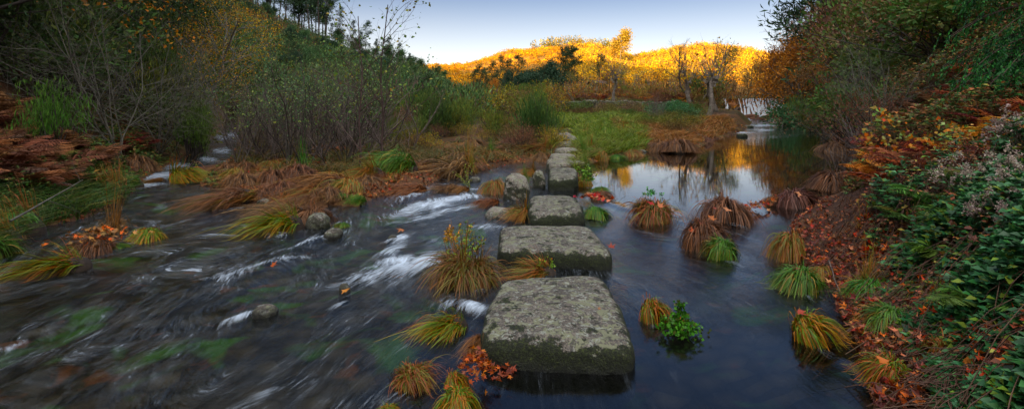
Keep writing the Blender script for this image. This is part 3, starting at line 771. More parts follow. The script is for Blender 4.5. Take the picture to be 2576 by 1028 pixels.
tk('mop_mix', 1000, 19, body=(.28, .28, .3), r0=.24, h0=.34, reach=.28, reach_j=.10, rise=.15, drop=.55, width=.0075, floor=-.04, jit=.8, base_c=(.12, .13, .015), tip_c=(.30, .17, .02), alt_c=(.24, .09, .025), mixp=.5)
tk('wild', 1500, 18, body=(.34, .3, .30), r0=.32, h0=.30, reach=.34, reach_j=.12, rise=.14, drop=.5, width=.0065, floor=-.04, jit=.9, spiky=.03, base_c=(.10, .09, .012), tip_c=(.20, .12, .02), alt_c=(.15, .06, .018), mixp=.55)
def tus(kind, a, b, w_, lab, hz=1.0, rz=0.0, group=None, z=None, fit=1.0):
    """B is the row where the foot meets water or ground; W the width in the photograph"""
    p = at(a, b, 0.0)
    for _ in range(3):
        g_ = min(max(gz(p[0], p[1]), 0), .22) if z is None else z
        p = at(a, b, g_)
    s = w_ / FX * p[1] * fit * 1.12
    p[1] += s * .30
    p[0] = (a - 1288) / FX * (p[1])
    p[2] = min(max(gz(p[0], p[1]), 0), .30) if z is None else z
    if p[1] < 12 and float(sdist([p[0]], [p[1]])[0]) < 0:
        wk = p[:2] + np.array([-.25 if p[0] < .2 else .12, -1]) * s * .42
        WAKES.append((wk, None, s * .42, s * .16, 20 if p[0] < .2 else -10, .30))
    vary_ = random.Random(int(a * 7 + b)); t1, t2 = vary_.gauss(0, .10), vary_.gauss(0, .10); hz = hz * vary_.uniform(.85, 1.2)
    if kind.startswith('mop') and rz == 0.0: rz = vary_.uniform(-1.2, 1.2)
    return place(TK[kind], p - [0, 0, .01], s, rz, lab, 'grass tussock', group, sz=hz, tilt=(t1, t2))
tus('mop_mix', 1645, 562, 112, 'yellow-green tussock with red maple leaves, alone at the pool outlet', 1.0)
tus('mop_br', 1822, 560, 122, 'rust-brown dome tussock at the left end of the leaf dam', .9)
tus('mop_br', 1768, 632, 108, 'tall rust-brown tussock topped with orange leaves, behind a green one', 1.25, rz=.5)
tus('mop_gr', 1814, 654, 82, 'dark green drooping tussock in front of the tall rust-brown one', 1.1)
tus('mop_yg2', 1637, 815, 92, 'yellow-orange mop tussock right of the largest stepping stone', 1.35)
tus('mop_gr', 2012, 738, 108, 'bright green dome tussock against the leafy right bank', 1.1)
tus('mop_ol', 1992, 655, 88, 'straw-coloured tussock trailing long blades down the leafy right bank', 1.7)
tus('mop_yg2', 2036, 872, 128, 'green and orange tussock under a big red leaf, lower right water', 1.15)
tus('mop_yg', 2238, 985, 118, 'green and orange tussock at bottom edge of the right bank', 1.1)
tus('mop_pu', 2000, 524, 100, 'purple-brown tussock at the right end of the leaf dam', 1.0)
tus('mop_br', 1948, 515, 52, 'small brown tussock in the middle of the leaf dam', .9)
tus('mop_br', 2094, 482, 112, 'large rust-brown dome tussock by the dark right pool shore', .95)
tus('mop_br', 2104, 384, 84, 'flat brown tussock against the grey dead grass on right shore', .7)
tus('mop_pu', 2062, 326, 42, 'small pinkish-brown tussock by itself far up the pool', .6)
tus('mop_pu', 2026, 318, 34, 'small reddish hummock beside the far right pool shore', .6)
tus('mop_ol', 2070, 702, 60, 'small olive tuft tucked between green dome tussock and right bank', .9)
tus('mop_br', 1705, 386, 84, 'dark brown tussock overhanging the near pool shore', .75, z=0.0)
tus('mop_br', 1660, 382, 60, 'brown leaf-caught tussock left of the dark one on pool shore', .8)
tus('wild', 1176, 722, 142, 'big tangled brown and green tussock left of the second stepping stone', .95)
tus('swp_yg', 1152, 842, 100, 'yellow-green tussock swept left of the largest stepping stone', 1.1)
tus('swp_or', 1212, 876, 56, 'small orange tuft hugging the left side of the largest stepping stone', 1.3, rz=.5)
tus('mop_mix', 1048, 985, 112, 'bright yellow-green tussock at the bottom, left of red leaf pile', .95)
tus('mop_yg', 1156, 1050, 105, 'yellow-green tussock cut by the bottom edge below the red leaf pile', 1.1, rz=2.)
tus('mop_yg2', 1140, 985, 70, 'short orange-green tussock behind the one at the bottom edge', 1.0, rz=1.)
tus('mop_yg', 980, 1052, 60, 'tuft barely showing at the bottom left of the bright tussock', .8, rz=1.4)
tus('swp_ol', 1372, 700, 110, 'low olive tuft in the gap between first and second stepping stones', .6, rz=-.6)
tus('swp_ol', 1318, 552, 72, 'olive and orange tuft draped left of the third stepping stone', 1.0, rz=.1)
tus('mop_gr', 1500, 553, 68, 'green drooping tussock with red leaves right of the third stone', 1.0)
tus('mop_br', 1512, 502, 56, 'brown tuft behind the green one right of the third stone', .6)
tus('mop_gr', 1512, 484, 46, 'small green tuft at the pool edge right of fourth stone', .6)
tus('flat_or', 1240, 518, 62, 'combed orange tussock at the foot of the pale boulder', 1.1)
tus('mop_ol', 1248, 488, 72, 'olive-brown tussock leaning on the pale boulder', 1.0)
tus('flat_or', 1168, 482, 48, 'orange tuft splitting the white water, right one of two', 1.3)
tus('flat_br', 1138, 482, 56, 'orange tuft splitting the white water, left one of two', 1.2)
tus('flat_br', 1158, 444, 110, 'broad brown tussock on the near bank of side channel', 1.5)
tus('spk_ol', 1180, 436, 62, 'upright green rushes growing from the broad brown tussock', 1.0)
tus('flat_or', 1052, 487, 82, 'orange tussock overhanging the white rapids from the islet', 1.2)
tus('swp_yg', 735, 588, 105, 'large swept orange-green tussock at the islet point', 1.1)
tus('mop_br', 786, 568, 96, 'brown domed tussock on a mossy rock at the islet point', 1.0, rz=1)
tus('swp_br', 742, 535, 92, 'brown tussock with a dark leaf behind the islet point', 1.1)
tus('swp_br', 612, 518, 100, 'dark brown tussock topped with red leaves, left tip of islet', 1.0)
tus('flat_or', 850, 470, 110, 'long golden tussock lying over in the middle of the islet shore', 1.1)
tus('swp_gr', 912, 512, 46, 'small green-yellow tuft in the water by the islet', 1.0)
tus('mop_gr', 855, 498, 44, 'small mossy green tuft beside golden lying tussock', .7)
tus('mop_gr', 862, 570, 40, 'little yellow-green cushion on rock in the rapid', .5)
tus('swp_yg', 190, 692, 130, 'large tussock of golden and green blades on the left islet', .9)
tus('mop_br', 240, 640, 92, 'leaf-covered brown hummock in the middle of the left islet', .8)
tus('spk_or', 285, 592, 72, 'upright straw-coloured tuft at the back of the left islet', 1.1)
tus('mop_yg', 366, 607, 74, 'green and gold tuft at the right end of left islet', .75)
tus('mop_gr', 300, 626, 40, 'small green cushion in the middle of the left islet', .6)
tus('swp_yg', 450, 458, 82, 'green tuft with orange ends in the upper left rapids', .9, rz=2.2)
tus('swp_or', 408, 460, 40, 'orange tuft at the left of the green one in upper rapids', .9)
tus('spk_gr', 762, 424, 60, 'vivid green tuft in leaf litter under the saplings', .9)
tus('swp_gr', 1022, 432, 110, 'large vivid green tussock flopping left on the islet', 1.2)
tus('swp_ol', 940, 448, 100, 'olive tussock lying over next to the vivid green one', .9)
tus('spk_gr', 1232, 388, 38, 'small vivid green tuft in brown sedge behind side channel', .8)
tus('spk_gr', 930, 396, 44, 'faint green tuft between sapling stems', .8)
tus('swp_ol', 1340, 440, 48, 'olive drape of grass behind the two boulders', 1.1)
tus('spk_gr', 1322, 462, 26, 'tiny green tuft sprouting behind the pale boulder', 1.2)
tus('mop_ol', 1474, 470, 60, 'brown and green tuft on the right flank of the fourth stone', 1.1)
tus('spk_gr', 1478, 440, 40, 'fresh green shoots right of the fourth stone', 1.2)
tus('mop_ol', 1516, 396, 52, 'leaf-topped olive tussock at the pool corner', .9)
tus('mop_gr', 1553, 400, 40, 'flat green tussock in the pool corner next to leaf-topped one', .5)
tus('mop_ol', 1590, 392, 50, 'low olive tussock on the near pool shore', .6)
tus('spk_gr', 1468, 392, 36, 'wispy green tuft beside the tilted path stone', 1.)
tus('spk_ol', 1378, 380, 40, 'wispy olive tuft left of the tilted path stone', 1.)
# repeats nothing in the photograph tells apart
def scat(n, box, kinds, wr, lab, grp, hz=(.8, 1.3), rzr=.5, dmin=.1, dmax=99, zr=None, seed=0):
    rg = np.random.default_rng(seed); k = 0; tries = 0
    while k < n and tries < n * 30:
        tries += 1
        a = rg.uniform(box[0], box[2]); b = HZ + (box[1] - HZ) * ((box[3] - HZ) / (box[1] - HZ)) ** rg.random()
        p = at(a, b, 0)
        for _ in range(4): p = at(a, b, max(gz(p[0], p[1]), 0))
        d = float(sdist([p[0]], [p[1]])[0])
        if not (dmin < d < dmax) or p[1] > 70: continue
        s = rg.uniform(*wr)
        kk = kinds[rg.integers(0, len(kinds))]
        place(TK[kk], (p[0], p[1], p[2] - .02), s, rg.normal() * rzr, lab, 'grass tussock', grp, sz=rg.uniform(*hz)); k += 1
scat(74, (570, 408, 1100, 520), ['flat_br', 'flat_or', 'flat_ol', 'swp_br', 'flat_ol', 'mop_ol', 'mop_br'], (.42, .8), 'flattened rust and olive sedge matted along the islet shore', 'matted sedges along the islet shore', hz=(.55, 1.0), dmin=.3, dmax=1.9, seed=3)
scat(26, (1090, 362, 1385, 440), ['flat_br', 'flat_or', 'mop_br', 'flat_br', 'flat_ol'], (.7, 1.2), 'rust-brown sedge on the flat ground behind the side channel', 'brown sedges behind the side channel', hz=(.5, .9), seed=4)
scat(22, (1472, 320, 1640, 402), ['spk_gr', 'mop_gr', 'spk_ol', 'mop_ol'], (.5, 1.0), 'short green grass tuft beside the path stones', 'green tufts by the path', hz=(.4, .9), rzr=3, seed=5)
scat(34, (1640, 296, 1880, 372), ['spk_or', 'mop_br', 'spk_or', 'mop_pu', 'flat_or', 'flat_or'], (.5, .8), 'tall orange dead grass tuft on the left pool shore', 'orange grasses on the pool shore', hz=(.7, 1.1), rzr=3, dmin=.0, dmax=4, seed=6)
scat(12, (1900, 288, 2150, 372), ['mop_br', 'mop_pu', 'spk_or'], (.8, 1.4), 'reddish-brown tuft along the far right pool shore', 'reddish tufts on the far shore', hz=(.6, .9), rzr=3, dmin=.0, dmax=1.2, seed=7)
scat(26, (-60, 400, 360, 665), ['swp_gr', 'swp_ol', 'mop_gr', 'swp_ol', 'mop_ol'], (.4, .75), 'dark green grass hanging over the water from the left bank', 'green grasses on the left bank', hz=(.8, 1.3), dmin=.0, dmax=1.0, seed=8)
scat(8, (300, 372, 540, 480), ['flat_or', 'flat_ol', 'mop_br'], (.5, .9), 'orange-brown tuft along the upper left stream bank', 'tufts along the upper left bank', dmin=.35, dmax=1.2, seed=9)
scat(14, (2140, 560, 2420, 1040), ['mop_gr', 'spk_ol', 'mop_ol'], (.28, .45), 'small grass tuft poking through leaves on the right bank', 'grass tufts in the right bank leaves', hz=(.7, 1.1), rzr=3, dmin=.1, dmax=1.2, seed=10)
# small leafy weeds rooted in the tussocks beside the stones
def weed(a, b, z, w, h, n, cols, lab, sd, sz=.028):
    rg = np.random.default_rng(sd); ro = empty('leafy_weed'); P = []; segs = []
    for _ in range(max(6, n // 26)):
        q = rg.normal(size=3) * [w * .25, w * .25, 0]; d = unit(rg.normal(size=3) * .5 + [0, 0, 1]); l = h * rg.uniform(.5, 1.1)
        for t in np.linspace(.15, 1, 9):
            e = q + d * l / 9 + rg.normal(size=3) * .006; segs.append((*q, *e, .002, .0015)); q = e
            for _ in range(3): P.append(q + rg.normal(size=3) * .012)
    P = np.array(P); mb = MB(); add_leaves(mb, P, rdir(len(P)) + [0, 0, .4], sz * rg.uniform(.6, 1.3, len(P)), pal(len(P), cols, .3, rg), width=.7); kid(mb.build('foliage', M_WET, ro), ro)
    mb = MB(); add_tubes(mb, segs, (.12, .07, .04), 3); kid(mb.build('stem', M_BARK, ro), ro); p = at(a, b, 0); ro.location = (p[0], p[1], z); tag(ro, lab, 'weed')
weed(1165, 690, .22, .30, .30, 420, [(3, (.09, .17, .02)), (2, (.14, .20, .03)), (1, (.28, .16, .03))], 'leafy green weed growing on top of the big tangled tussock', 301)
weed(1130, 640, .16, .14, .16, 260, [(3, (.34, .16, .02)), (1, (.16, .17, .02))], 'yellow-orange leafy weed at the left of the big tangled tussock', 302)
weed(1475, 478, .18, .3, .35, 260, [(3, (.08, .18, .02)), (1, (.14, .22, .03))], 'leafy green weed right of the fourth stepping stone', 303, .045)
weed(1180, 470, .05, .2, .55, 200, [(3, (.14, .20, .03)), (1, (.2, .2, .04))], 'thin sprig with sparse yellow-green leaves by side channel', 304, .035)
weed(1360, 690, .02, .2, .14, 160, [(3, (.10, .20, .02)), (1, (.34, .16, .03))], 'small weed in the gap between the two front stones', 305)
weed(1640, 545, .34, .3, .10, 120, [(3, (.06, .20, .03))], 'few green sprigs on the outlet tussock', 306, .03)
scat(10, (1335, 320, 1378, 420), ['spk_gr', 'spk_ol', 'mop_ol'], (.4, .8), 'short grass tuft left of the path stones', 'green tufts left of the path', hz=(.4, .9), rzr=3, seed=15)
# cress: the bright leafy plant in the water
rg = np.random.default_rng(5)
ro = empty('water_cress'); mb = MB(); n = 620
Pp = rg.normal(size=(n, 3)) * [.07, .06, .03] + [0, 0, .06]; Pp[:, 2] = np.abs(Pp[:, 2] * (1.3 - 3.5 * np.hypot(Pp[:, 0], Pp[:, 1])).clip(.15)) + .004
k_ = rg.random(n) < .2; Pp[k_] = np.stack([.035 + rg.normal(size=k_.sum()) * .015, .10 + rg.normal(size=k_.sum()) * .02, rg.uniform(.02, .20, k_.sum())], 1)
add_leaves(mb, Pp, rdir(n) + [0, 0, .6], .03 * rg.uniform(.7, 1.3, n), pal(n, [(3, (.035, .12, .012)), (2, (.06, .17, .018)), (1, (.06, .07, .015))]), width=.9)
kid(mb.build('foliage', M_WET, ro), ro)
mb = MB(); add_tubes(mb, [(*(rg.normal(size=3) * [.04, .04, .005]), *Pp[i], .003, .0015) for i in range(0, n, 9)], (.05, .10, .02), 3); kid(mb.build('stem', M_BARK, ro), ro)
p = at(1716, 850); ro.location = p + [0, .05, 0]; tag(ro, 'bright green leafy water plant beside the yellow-orange mop tussock', 'water plant')

# ------------------------------------------------------------------ fallen leaves
RED = [(3, (.36, .05, .018)), (3, (.42, .11, .022)), (2, (.22, .03, .025)), (2, (.30, .14, .06)), (1, (.45, .20, .09))]
DRY = [(3, (.13, .055, .022)), (3, (.20, .085, .028)), (2, (.08, .035, .018)), (1, (.30, .12, .04))]
def litter(name, n, box, size, cols, lab, dmin=.02, dmax=3.0, seed=0, lift=.012, hump=.06, mat=None, tiltz=.55, bias=None):
    rg = np.random.default_rng(seed); P = []
    tot = 0
    while tot < n:
        a = rg.uniform(box[0], box[2], 6000); b = HZ + (box[1] - HZ) * ((box[3] - HZ) / (box[1] - HZ)) ** rg.random(6000)
        Y = CH * FX / (b - HZ); z = np.zeros(6000); x = atY(a, Y)
        for _ in range(5):
            z = np.maximum(Hland(x, Y), 0) * .6 + z * .4; Y = (CH - z) * FX / (b - HZ); x = atY(a, Y)
        d = sdist(x, Y); ok = (d > dmin) & (d < dmax) & (Y > .5) & (Y < 60)
        P.append(np.stack([x, Y, Hland(x, Y)], 1)[ok]); tot += ok.sum()
        if len(P) > 60: break
    P = np.concatenate(P)[:n]; n = len(P)
    P[:, 2] += lift + rg.random(n) * hump
    Nn = unit(rg.normal(size=(n, 3)) * tiltz + [0, 0, 1])
    mb = MB(); add_maple(mb, P, Nn, size * rg.uniform(.45, 1.25, n), pal(n, cols, .38, rg), curl=1.0)
    o = mb.build(name, mat or M_WET); tag(o, lab, 'fallen leaves', kind='stuff'); return o
litter('fallen_leaves', 1300, (1940, 500, 2330, 1040), .070, [(2, (.22, .035, .018)), (3, (.28, .08, .022)), (4, (.11, .03, .02)), (3, (.14, .06, .03)), (1, (.38, .15, .07))], 'red and orange maple leaves heaped on the right bank', .0, .45, 1, hump=.07)
litter('fallen_leaves', 3000, (1960, 500, 2330, 1040), .045, DRY + [(3, (.06, .03, .018))], 'small decayed brown leaves matted on the right bank', .0, 1.2, 6, hump=.03)
litter('fallen_leaves', 1800, (2150, 560, 2560, 1060), .080, DRY + RED[:2], 'wet brown leaves under the brambles of the right bank', .4, 2.2, 2, hump=.1)
litter('fallen_leaves', 7000, (560, 360, 1400, 500), .085, DRY + [(1, (.30, .07, .03))], 'brown leaf litter across the sapling islet', .0, 9, 3, hump=.05)
litter('fallen_leaves', 2600, (1380, 310, 1880, 400), .10, DRY, 'sparse brown leaves on the grassy point', .0, 14, 4, hump=.05)
litter('fallen_leaves', 1500, (-100, 420, 560, 620), .08, DRY, 'dark leaves on the left stream bank', .0, 3, 5, hump=.05)
def pile(cx, cy, z, r, n, size, cols, lab, seed, sy=1., hz=.05):
    rg = np.random.default_rng(seed); P = rg.normal(size=(n, 3)) * [r, r * sy, hz * .4]; P[:, 2] = np.abs(P[:, 2]) + hz * np.exp(-(P[:, 0] ** 2 + (P[:, 1] / sy) ** 2) / r / r / 2)
    mb = MB(); add_maple(mb, P, unit(rg.normal(size=(n, 3)) * .5 + [0, 0, 1]), size * rg.uniform(.7, 1.2, n), pal(n, cols, .25, rg), curl=.6)
    o = mb.build('leaf_heap', M_WET, loc=(cx, cy, z)); tag(o, lab, 'fallen leaves'); return o
p = at(1200, 960); pile(p[0], p[1], .03, .065, 170, .045, [(3, (.22, .04, .015)), (2, (.30, .08, .02)), (2, (.12, .03, .02))], 'heap of red leaves caught left of the largest stepping stone foot', 1, 1, .1)
p = at(1275, 935); pile(p[0], p[1], .004, .05, 22, .06, [(1, (.16, .035, .02))], 'dark red leaves floating at the foot of the largest stepping stone', 2, 1, .01)
p = at(1490, 500, .2); pile(p[0], p[1], .2, .10, 40, .11, RED, 'red maple leaves caught right of the third stepping stone', 3, 1, .05)
p = at(225, 610, .15); pile(p[0], p[1] + .1, .16, .17, 130, .08, DRY + RED[:1], 'brown leaf heap on top of the left islet hummock', 4, 1, .08)
for i, (a, b, z_, n) in enumerate([(1890, 527, .03, 46), (1920, 520, .04, 50), (1955, 508, .06, 40), (1870, 533, .02, 24)]):
    p = at(a, b, z_); pile(p[0], p[1], z_, .10, n, .085, RED + DRY[:2], ('leaf clump forming the middle of the leaf dam', 'thick leaf clump left of the small dam tussock', 'leaf clump piled on the small brown dam tussock', 'leaf clump touching the rust-brown dome tussock')[i], 30 + i, .6, .07)
p = at(1478, 405, .1); pile(p[0], p[1], .1, .12, 40, .1, DRY + RED[:1], 'russet leaf heap between the wide slab and the pool', 8, 1, .08)
def one_leaf(a, b, z, s, col, lab, nrm=(0, -.4, 1), sd=0):
    mb = MB(); add_maple(mb, np.zeros((1, 3)), np.array([nrm], float), s, np.array([col]) * .62, curl=.9)
    o = mb.build('maple_leaf', M_WET, loc=at(a, b, z)); tag(o, lab, 'leaf'); return o
for a, b, z, s, col, lab in [
        (2012, 786, .19, .11, (.38, .09, .045), 'big red maple leaf on the lower right green-orange tussock'),
        (2218, 905, .26, .10, (.50, .14, .04), 'orange maple leaf on the bottom right tussock'),
        (1640, 512, .30, .17, (.42, .06, .03), 'dark red maple leaf on the yellow-green outlet tussock'),
        (1660, 520, .28, .16, (.50, .16, .08), 'salmon maple leaf on the yellow-green outlet tussock'),
        (1790, 550, .30, .14, (.52, .17, .05), 'bright orange leaf crowning the tall rust-brown tussock'),
        (1768, 564, .29, .12, (.42, .12, .08), 'pink-brown leaf left of the bright orange leaf on tall tussock'),
        (1745, 582, .22, .12, (.48, .12, .04), 'orange leaf low on the left of the tall rust-brown tussock'),
        (1832, 528, .26, .15, (.50, .18, .10), 'pale orange leaf on the dam-end brown dome tussock'),
        (1800, 524, .25, .10, (.34, .09, .04), 'small russet leaf on the dam-end brown dome tussock'),
        (2010, 488, .30, .16, (.50, .18, .10), 'pale salmon leaf on the purple-brown tussock'),
        (2000, 675, .19, .10, (.30, .10, .06), 'small pink-brown leaf on the bright green dome tussock'),
        (1538, 622, .10, .12, (.28, .06, .03), 'dark red leaf at the right corner of second stepping stone'),
        (1506, 775, .205, .04, (.30, .12, .06), 'small russet leaf lying on the largest stepping stone'),
        (868, 730, .12, .09, (.50, .18, .05), 'orange leaf caught on the mid-stream rock'),
        (1062, 652, .02, .01, (.5, .18, .05), None),
        (1010, 578, .05, .14, (.38, .15, .06), 'russet leaf caught in the rapids above the white water'),
        (686, 668, .03, .10, (.42, .09, .03), 'red-orange leaf in the broad left rapid'),
        (2225, 640, .5, .01, (.5, .18, .05), None),
        (1718, 802, .10, .09, (.45, .10, .03), 'red-brown leaf caught behind the bright green water plant')]:
    if lab: one_leaf(a, b, z, s, col, lab)
# ------------------------------------------------------------------ ferns and bank plants
RUST = [(3, (.145, .064, .030)), (2, (.22, .10, .045)), (2, (.085, .038, .020))]
GOLD = [(3, (.34, .13, .025)), (2, (.42, .19, .04)), (2, (.22, .075, .02))]
WINE = [(3, (.15, .035, .022)), (2, (.22, .05, .022)), (2, (.09, .022, .018))]
FGRN = [(3, (.045, .11, .02)), (2, (.07, .14, .025)), (1, (.14, .14, .03))]
F = {'rust1': fern('bracken_fern', 9, .95, 1, RUST), 'rust2': fern('bracken_fern', 8, 1.1, 2, RUST, droop=.42), 'gold': fern('bracken_fern', 9, .9, 3, GOLD), 'wine': fern('bracken_fern', 9, 1.0, 4, WINE),
     'green': fern('green_fern', 8, .8, 5, FGRN, droop=.6), 'green2': fern('green_fern', 7, .9, 6, FGRN, droop=.75, lean=(-.5, -.4))}
def on(px, Y): x = atY(px, Y); return np.array([x, Y, gz(x, Y)])
def ferns(n, box, kinds, lab, grp, sc=(.7, 1.2), seed=0, cat='fern'):
    """box: px range and distance range"""
    rg = np.random.default_rng(seed); k = 0
    while k < n:
        px = rg.uniform(box[0], box[2]); Y = rg.uniform(box[1], box[3]); x = atY(px, Y)
        if float(sdist([x], [Y])[0]) < .9: k += .02; continue
        k += 1
        place(F[kinds[rg.integers(0, len(kinds))]], (x, Y, gz(x, Y) - .05), rg.uniform(*sc), rg.random() * 6.28, lab, cat, grp, tilt=(rg.normal() * .12, rg.normal() * .12))
ferns(60, (-160, 7.2, 290, 11), ['rust1', 'rust2', 'rust1'], 'rust-brown dead bracken massed on the left bank', 'brown bracken on the left bank', (.8, 1.3), 1)
ferns(12, (300, 11, 480, 15), ['rust1', 'wine'], 'dark brown bracken below the bare grey shrub', 'bracken under the bare shrub', (.7, 1.1), 2)
ferns(60, (2230, 5.6, 2600, 10.5), ['gold', 'gold', 'rust1', 'wine'], 'orange and gold bracken across the right bank', 'golden bracken on the right bank', (.7, 1.15), 3)
ferns(40, (2380, 7, 2760, 12), ['wine', 'rust1', 'wine'], 'wine-red bracken high on the right bank', 'red bracken on the right bank', (.8, 1.25), 4)
ferns(16, (2180, 8, 2400, 14), ['rust1', 'rust2'], 'pale brown bracken behind the yellow-leaved vine', 'pale bracken behind the vine', (.8, 1.2), 5)
for i, (px, Y, s, k, lab) in enumerate([
        (2345, 4.9, .75, 'green', 'fresh green fern in front of the golden bracken'), (2400, 4.4, .8, 'green2', 'tall bright green fern below the pale seedheads'),
        (2365, 4.0, .7, 'green2', 'green fern arching over dark brambles in mid right bank'), (2290, 4.9, .5, 'green', 'small yellowish fern at the left of the green ferns'),
        (2440, 4.9, .7, 'green', 'green fern half hidden behind pale seedheads'), (2455, 3.2, .45, 'green2', 'yellow-green fern near the bottom of the right bank'),
        (2470, 8.4, .9, 'gold', 'bright golden fern frond standing out against dark conifer'), (130, 9.5, .8, 'green', 'dull green fern among brown bracken')]):
    place(F[k], on(px, Y) + [0, 0, .1], s, i * 1.3, lab, 'fern')

# brambles and ivy: nobody could count them
GLS = [(4, (.016, .062, .022)), (3, (.028, .095, .028)), (2, (.045, .11, .05)), (1, (.09, .13, .02))]
def cover(name, n, box, size, cols, lab, hmax, seed, group=3, mat=None, width=.62, dmin=.15, dmax=4, patch=2.2, thr=.42, stems=500, kind='stuff', hfun=None):
    rg = np.random.default_rng(seed); P = []; tot = 0; it = 0
    while tot < n and it < 40:
        it += 1
        px = rg.uniform(box[0], box[2], 8000); Y = box[1] * (box[3] / box[1]) ** rg.random(8000); x = atY(px, Y)
        d = sdist(x, Y); v = fbm(x * patch, Y * patch, 3, seed)
        ok = (d > dmin) & (d < dmax) & (v > thr); hh = hmax * sm(thr, thr + .2, v) * sm(dmin, dmin + .6, d)
        z = Hland(x, Y) + hh * rg.random(8000) ** .6
        P.append(np.stack([x, Y, z], 1)[ok]); tot += ok.sum()
    P = np.concatenate(P)[:n]; n = len(P); mb = MB()
    D0 = rdir(n) * [1, 1, .4] + [-.2, -.5, .15]
    for g in range(group):
        a = (g - (group - 1) / 2) * .95; c, s = math.cos(a), math.sin(a)
        D = np.stack([D0[:, 0] * c - D0[:, 1] * s, D0[:, 0] * s + D0[:, 1] * c, D0[:, 2]], 1)
        add_leaves(mb, P + unit(D) * size * .15, D, size * rg.uniform(.55, 1.3, n), pal(n, cols, .35, rg), width=width, up=np.array([[0, -.3, 1.]]).repeat(n, 0))
    segs = []
    for i in rg.integers(0, n, stems):
        q = P[i]; b = q + rg.normal(size=3) * [.25, .25, .02]; b[2] = gz(b[0], b[1]); m_ = (q + b) / 2 + [0, 0, .08]
        segs += [(*b, *m_, .004, .003), (*m_, *q, .003, .002)]
    if segs: add_tubes(mb, segs, (.09, .055, .035), 3)
    o = mb.build(name, mat or M_WET); tag(o, lab, 'undergrowth', kind=kind); return o
cover('bramble_undergrowth', 8500, (2150, 2.2, 2720, 4.6), .058, GLS, 'dark green bramble leaves covering the right bank', .50, 51, dmin=.28, thr=.30)
cover('bramble_undergrowth', 2600, (2190, 4.2, 2760, 5.8), .065, GLS, 'green brambles around the pale seedheads', .55, 52, dmin=.3, thr=.36)
cover('ivy_undergrowth', 1100, (2235, 2.7, 2420, 4.6), .085, GLS, 'large glossy dark green leaves low on the right bank', .35, 57, dmin=.3, thr=.45, patch=3.0)
cover('dry_undergrowth', 2600, (2150, 2.4, 2700, 7), .045, [(3, (.12, .06, .03)), (2, (.20, .08, .03)), (1, (.22, .19, .04))], 'dead brown twiggy undergrowth on the right bank', .45, 53, group=2, thr=.3, stems=1600, dmin=.3)
cover('bank_undergrowth', 5200, (-260, 5.0, 380, 9.5), .055, [(3, (.025, .06, .012)), (2, (.05, .085, .015)), (1, (.09, .09, .02))], 'low dark green plants on the left bank', .4, 54, dmin=.1, dmax=3.2, thr=.34, mat=M_LEAF, stems=600)
cover('bank_undergrowth', 4200, (200, 9, 560, 20), .085, [(3, (.03, .065, .014)), (2, (.06, .09, .018)), (1, (.16, .10, .03))], 'mixed green plants beside the upper left stream', .6, 55, dmin=.1, dmax=6, thr=.38, mat=M_LEAF, stems=500)
cover('hillside_undergrowth', 15000, (2130, 8, 2750, 20), .085, [(3, (.04, .075, .02)), (2, (.10, .06, .03)), (2, (.16, .065, .025)), (1, (.12, .12, .03))], 'mixed brown and green thicket on the right slope', 1.0, 56, dmin=.3, dmax=14, thr=.32, patch=.8, mat=M_LEAF, stems=1600)
# meadow grass
def grass(name, n, box, ln, cols, lab, seed, dmin=.2, dmax=40, thr=.0, patch=.6, w=.006, droop=.5):
    rg = np.random.default_rng(seed); P = []; tot = 0; it = 0
    while tot < n and it < 40:
        it += 1
        px = rg.uniform(box[0], box[2], 20000); Y = box[1] * (box[3] / box[1]) ** rg.random(20000); x = atY(px, Y)
        d = sdist(x, Y); ok = (d > dmin) & (d < dmax) & (fbm(x * patch, Y * patch, 3, seed) > thr)
        P.append(np.stack([x, Y, Hland(x, Y)], 1)[ok]); tot += ok.sum()
    P = np.concatenate(P)[:n]; pp = 1288 + FX * P[:, 0] / P[:, 1]; P = P[~((pp > 1392) & (pp < 1446) & (P[:, 1] < 27))]; n = len(P); mb = MB()
    l = ln * rg.uniform(.4, 1.3, n) * (.5 + fbm(P[:, 0] * 1.3, P[:, 1] * 1.3, 2, seed + 1)); D = unit(rg.normal(size=(n, 3)) * .5 + [0, 0, 1])
    lat = unit(D * [1, 1, 0]); W = np.cross(D, rdir(n)); W = unit(W) * (w * P[:, 1] / 12)[:, None].clip(w * .5)
    a = P; b = P + D * l[:, None] * .55; c = P + D * l[:, None] * .8 + lat * (l * droop)[:, None]
    V = np.stack([a - W, a + W, b + W * .8, b - W * .8, c + W * .15, c - W * .15], 1).reshape(-1, 3)
    C = np.repeat(pal(n, cols, .3, rg), 6, 0)
    k = (np.arange(n) * 6)[:, None]
    Q = np.concatenate([k + [0, 1, 2, 3], k + [3, 2, 4, 5]])
    mb.add(V, C, Q); o = mb.build(name, M_GRASS); tag(o, lab, 'grass', kind='stuff'); return o
MG = [(3, (.11, .18, .020)), (3, (.17, .22, .024)), (1, (.20, .19, .03)), (1, (.045, .085, .015))]
grass('meadow_grass', 66000, (1370, 17, 1625, 44), .36, MG, 'bright green meadow grass beyond the path stones', 61, w=.006, droop=.3)
grass('meadow_grass', 16000, (1400, 11.5, 1740, 19), .26, MG + [(3, (.17, .11, .04))], 'short mixed grass around the path stones', 62, thr=.42, patch=.9)
grass('dead_grass', 22000, (1540, 16, 1850, 36), .28, [(3, (.26, .11, .035)), (2, (.34, .17, .05)), (1, (.13, .10, .03))], 'dry orange grass behind the pool shore', 63, thr=.4)
grass('islet_grass', 20000, (590, 11.5, 1400, 30), .30, [(3, (.09, .075, .022)), (2, (.055, .085, .018)), (2, (.17, .09, .03))], 'sparse olive grass among the saplings', 64, thr=.47, patch=.5)
